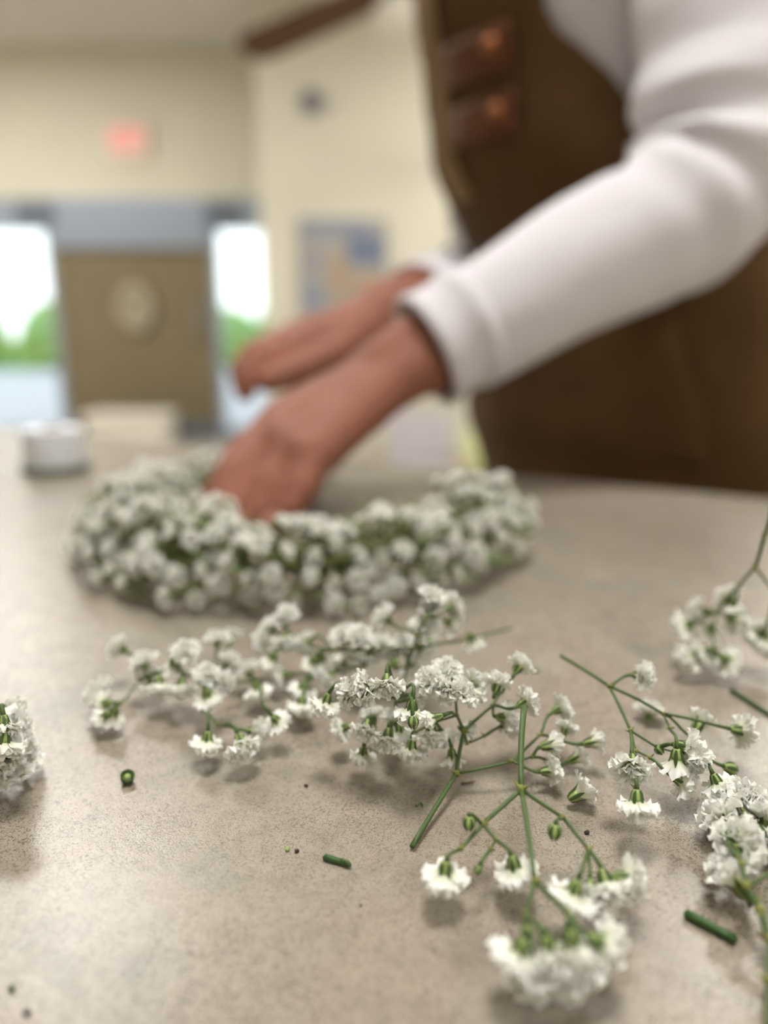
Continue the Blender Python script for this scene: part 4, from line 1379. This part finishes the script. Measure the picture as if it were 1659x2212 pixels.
# apron
ap = MB()
ZA0, ZA1 = 0.46, 1.32 + DZ
rows_o, rows_i = [], []
nz_ = 60
for i in range(nz_ + 1):
    z = ZA0 + (ZA1 - ZA0) * i / nz_
    zt = z - DZ
    hk = [(0.0, 138), (1.0, 135), (1.08, 105), (1.13, 64), (1.165, 52), (1.205, 31), (1.5, 26)]
    for (z0_, h0_), (z1_, h1_) in zip(hk, hk[1:]):
        if z0_ <= zt <= z1_:
            half = math.radians(h0_ + (h1_ - h0_) * (zt - z0_) / (z1_ - z0_))
    row = []
    for q in range(49):
        ph = -half + 2 * half * q / 48
        x, y, a, b = station(max(z, TOR[0][0]))
        low = max(0.0, TOR[0][0] + .10 - z)
        k_ = (abs(math.cos(ph)) ** 2.2 + abs(math.sin(ph)) ** 2.2) ** (-1 / 2.2)
        fold = 0.004 * math.sin(ph * 7 + z * 5) * min(1, low * 3 + .15) + 0.004 * noise.noise(Vector((ph * 2.0, z * 9, 1.0)))
        g = 0.014 + fold + low * 0.05
        row.append(Vector((x, y, z)) + FACE * (a + g) * math.cos(ph) * k_ + LEFT * (b + g) * math.sin(ph) * k_)
    rows_o.append(row)
    rows_i.append([p - (FACE * math.cos(-half + 2 * half * q / 48) + LEFT * math.sin(-half + 2 * half * q / 48)) * .0022 for q, p in enumerate(row)])
loops = [r + s[::-1] for r, s in zip(rows_o, rows_i)]
ap.loft(loops)
apron = obj('apron', ap, 'apron', person, smooth=True)


def ap_pt(ph, z, g):
    x, y, a, b = station(max(z, TOR[0][0]))
    k_ = (abs(math.cos(ph)) ** 2.2 + abs(math.sin(ph)) ** 2.2) ** (-1 / 2.2)
    return Vector((x, y, z)) + FACE * (a + g) * math.cos(ph) * k_ + LEFT * (b + g) * math.sin(ph) * k_


def patch(ph0, ph1, z0, z1, g, th, n=8):
    m_ = MB()
    rows = []
    for i in range(n + 1):
        z = z0 + (z1 - z0) * i / n
        o = [ap_pt(ph0 + (ph1 - ph0) * q / n, z, g + th) for q in range(n + 1)]
        inn = [ap_pt(ph0 + (ph1 - ph0) * q / n, z, g) for q in range(n + 1)]
        rows.append(o + inn[::-1])
    m_.loft(rows)
    return m_


obj('front_strip', patch(math.radians(-24), math.radians(-11), 1.10 + DZ, 1.315 + DZ, .0165, .003, 14), 'apron_trim', apron, smooth=True)
obj('waist_pocket', patch(math.radians(-20), math.radians(45), 0.90 + DZ, 1.04 + DZ, .0165, .003, 14), 'apron', apron, smooth=True)
for z in (1.196, 1.152):
    obj('leather_tab', patch(math.radians(-8), math.radians(20), z - .014 + DZ, z + .014 + DZ, .0175, .004), 'leather', apron, smooth=True)
    c = ap_pt(math.radians(14), z + .002 + DZ, .0215)
    obj('rivet', MB().ball(c, (.007, .007, .007), 0, 14, 8), 'copper', apron, smooth=True)
# neck straps and waist ties
for s in (-1, 1):
    sp = shc.lerp(shL if s > 0 else shR, .40)
    st = [ap_pt(math.radians(23) * s, 1.305 + DZ, .016), ap_pt(math.radians(25) * s, 1.34 + DZ, .018), sp + FACE * .086 + Z * .022, sp + FACE * .062 + Z * .060, sp + Z * .080, sp - FACE * .060 + Z * .058,
          sp - FACE * .086 + Z * .015, ap_pt(math.radians(180 - 14 * s), 1.30 + DZ, .016), ap_pt(math.radians(180 + 4 * s), 1.16 + DZ, .014), ap_pt(math.radians(180 + 30 * s), 1.08 + DZ, .016)]
    obj('shoulder_strap', MB().tube(st, .008, 8), 'apron_trim', apron, smooth=True)
bt = [ap_pt(math.radians(d), 1.08 + DZ, .018) for d in range(100, 261, 10)]
obj('waist_tie', MB().tube(bt, .006, 8), 'apron_trim', apron, smooth=True)

# collar of the shirt
cc_ = shc.lerp(nk, .60)
cd_ = (nk - shc).normalized()
cu_ = cd_.orthogonal().normalized()
obj('collar', MB().tube([cc_ + (cu_ * math.cos(2 * PI * i / 36) + cd_.cross(cu_) * math.sin(2 * PI * i / 36)) * .0555 for i in range(37)], .0065, 8), 'shirt', person, smooth=True)

# trousers and shoes
tr = MB()
tr.loft([tor_ring(z, 0.002) for z in [0.80 + DZ + i * 0.02 for i in range(9)]])
for sx in (-1, 1):
    hpj = Vector((.266, .720, .86)) + LEFT * sx * .085
    kn_ = Vector((.272, .735, .48)) + LEFT * sx * .085 + FACE * .02
    an = Vector((.290, .765, .10)) + LEFT * sx * .080
    tr.tube([hpj, hpj.lerp(kn_, .5), kn_, kn_.lerp(an, .35), an], [.096, .084, .064, .062, .054], 20, 0, True)
obj('trousers', remeshed(tr, 'trousers', 'denim', 0.008, 3, base), 'denim', person, origin=base)
for sx in (-1, 1):
    an = Vector((.290, .765, .05)) + LEFT * sx * .080
    s1 = MB()
    s1.tube([an - FACE * .035, an + FACE * .04, an + FACE * .12, an + FACE * .175 - Z * .012], [.042, .046, .044, .030], 16, 0, True)
    for p in s1.v:
        p.z = max(p.z, 0.018)
    so = obj('shoe', s1, 'shoe', person, smooth=True)
    s2 = MB()
    r_ = [[an + FACE * (.065 + .135 * math.cos(t)) + LEFT * .046 * math.sin(t) + Z * (zz - .05) for t in [2 * PI * i / 28 for i in range(28)]] for zz in (0.0, 0.022)]
    s2.loft(r_)
    obj('sole', s2, 'sole', so)
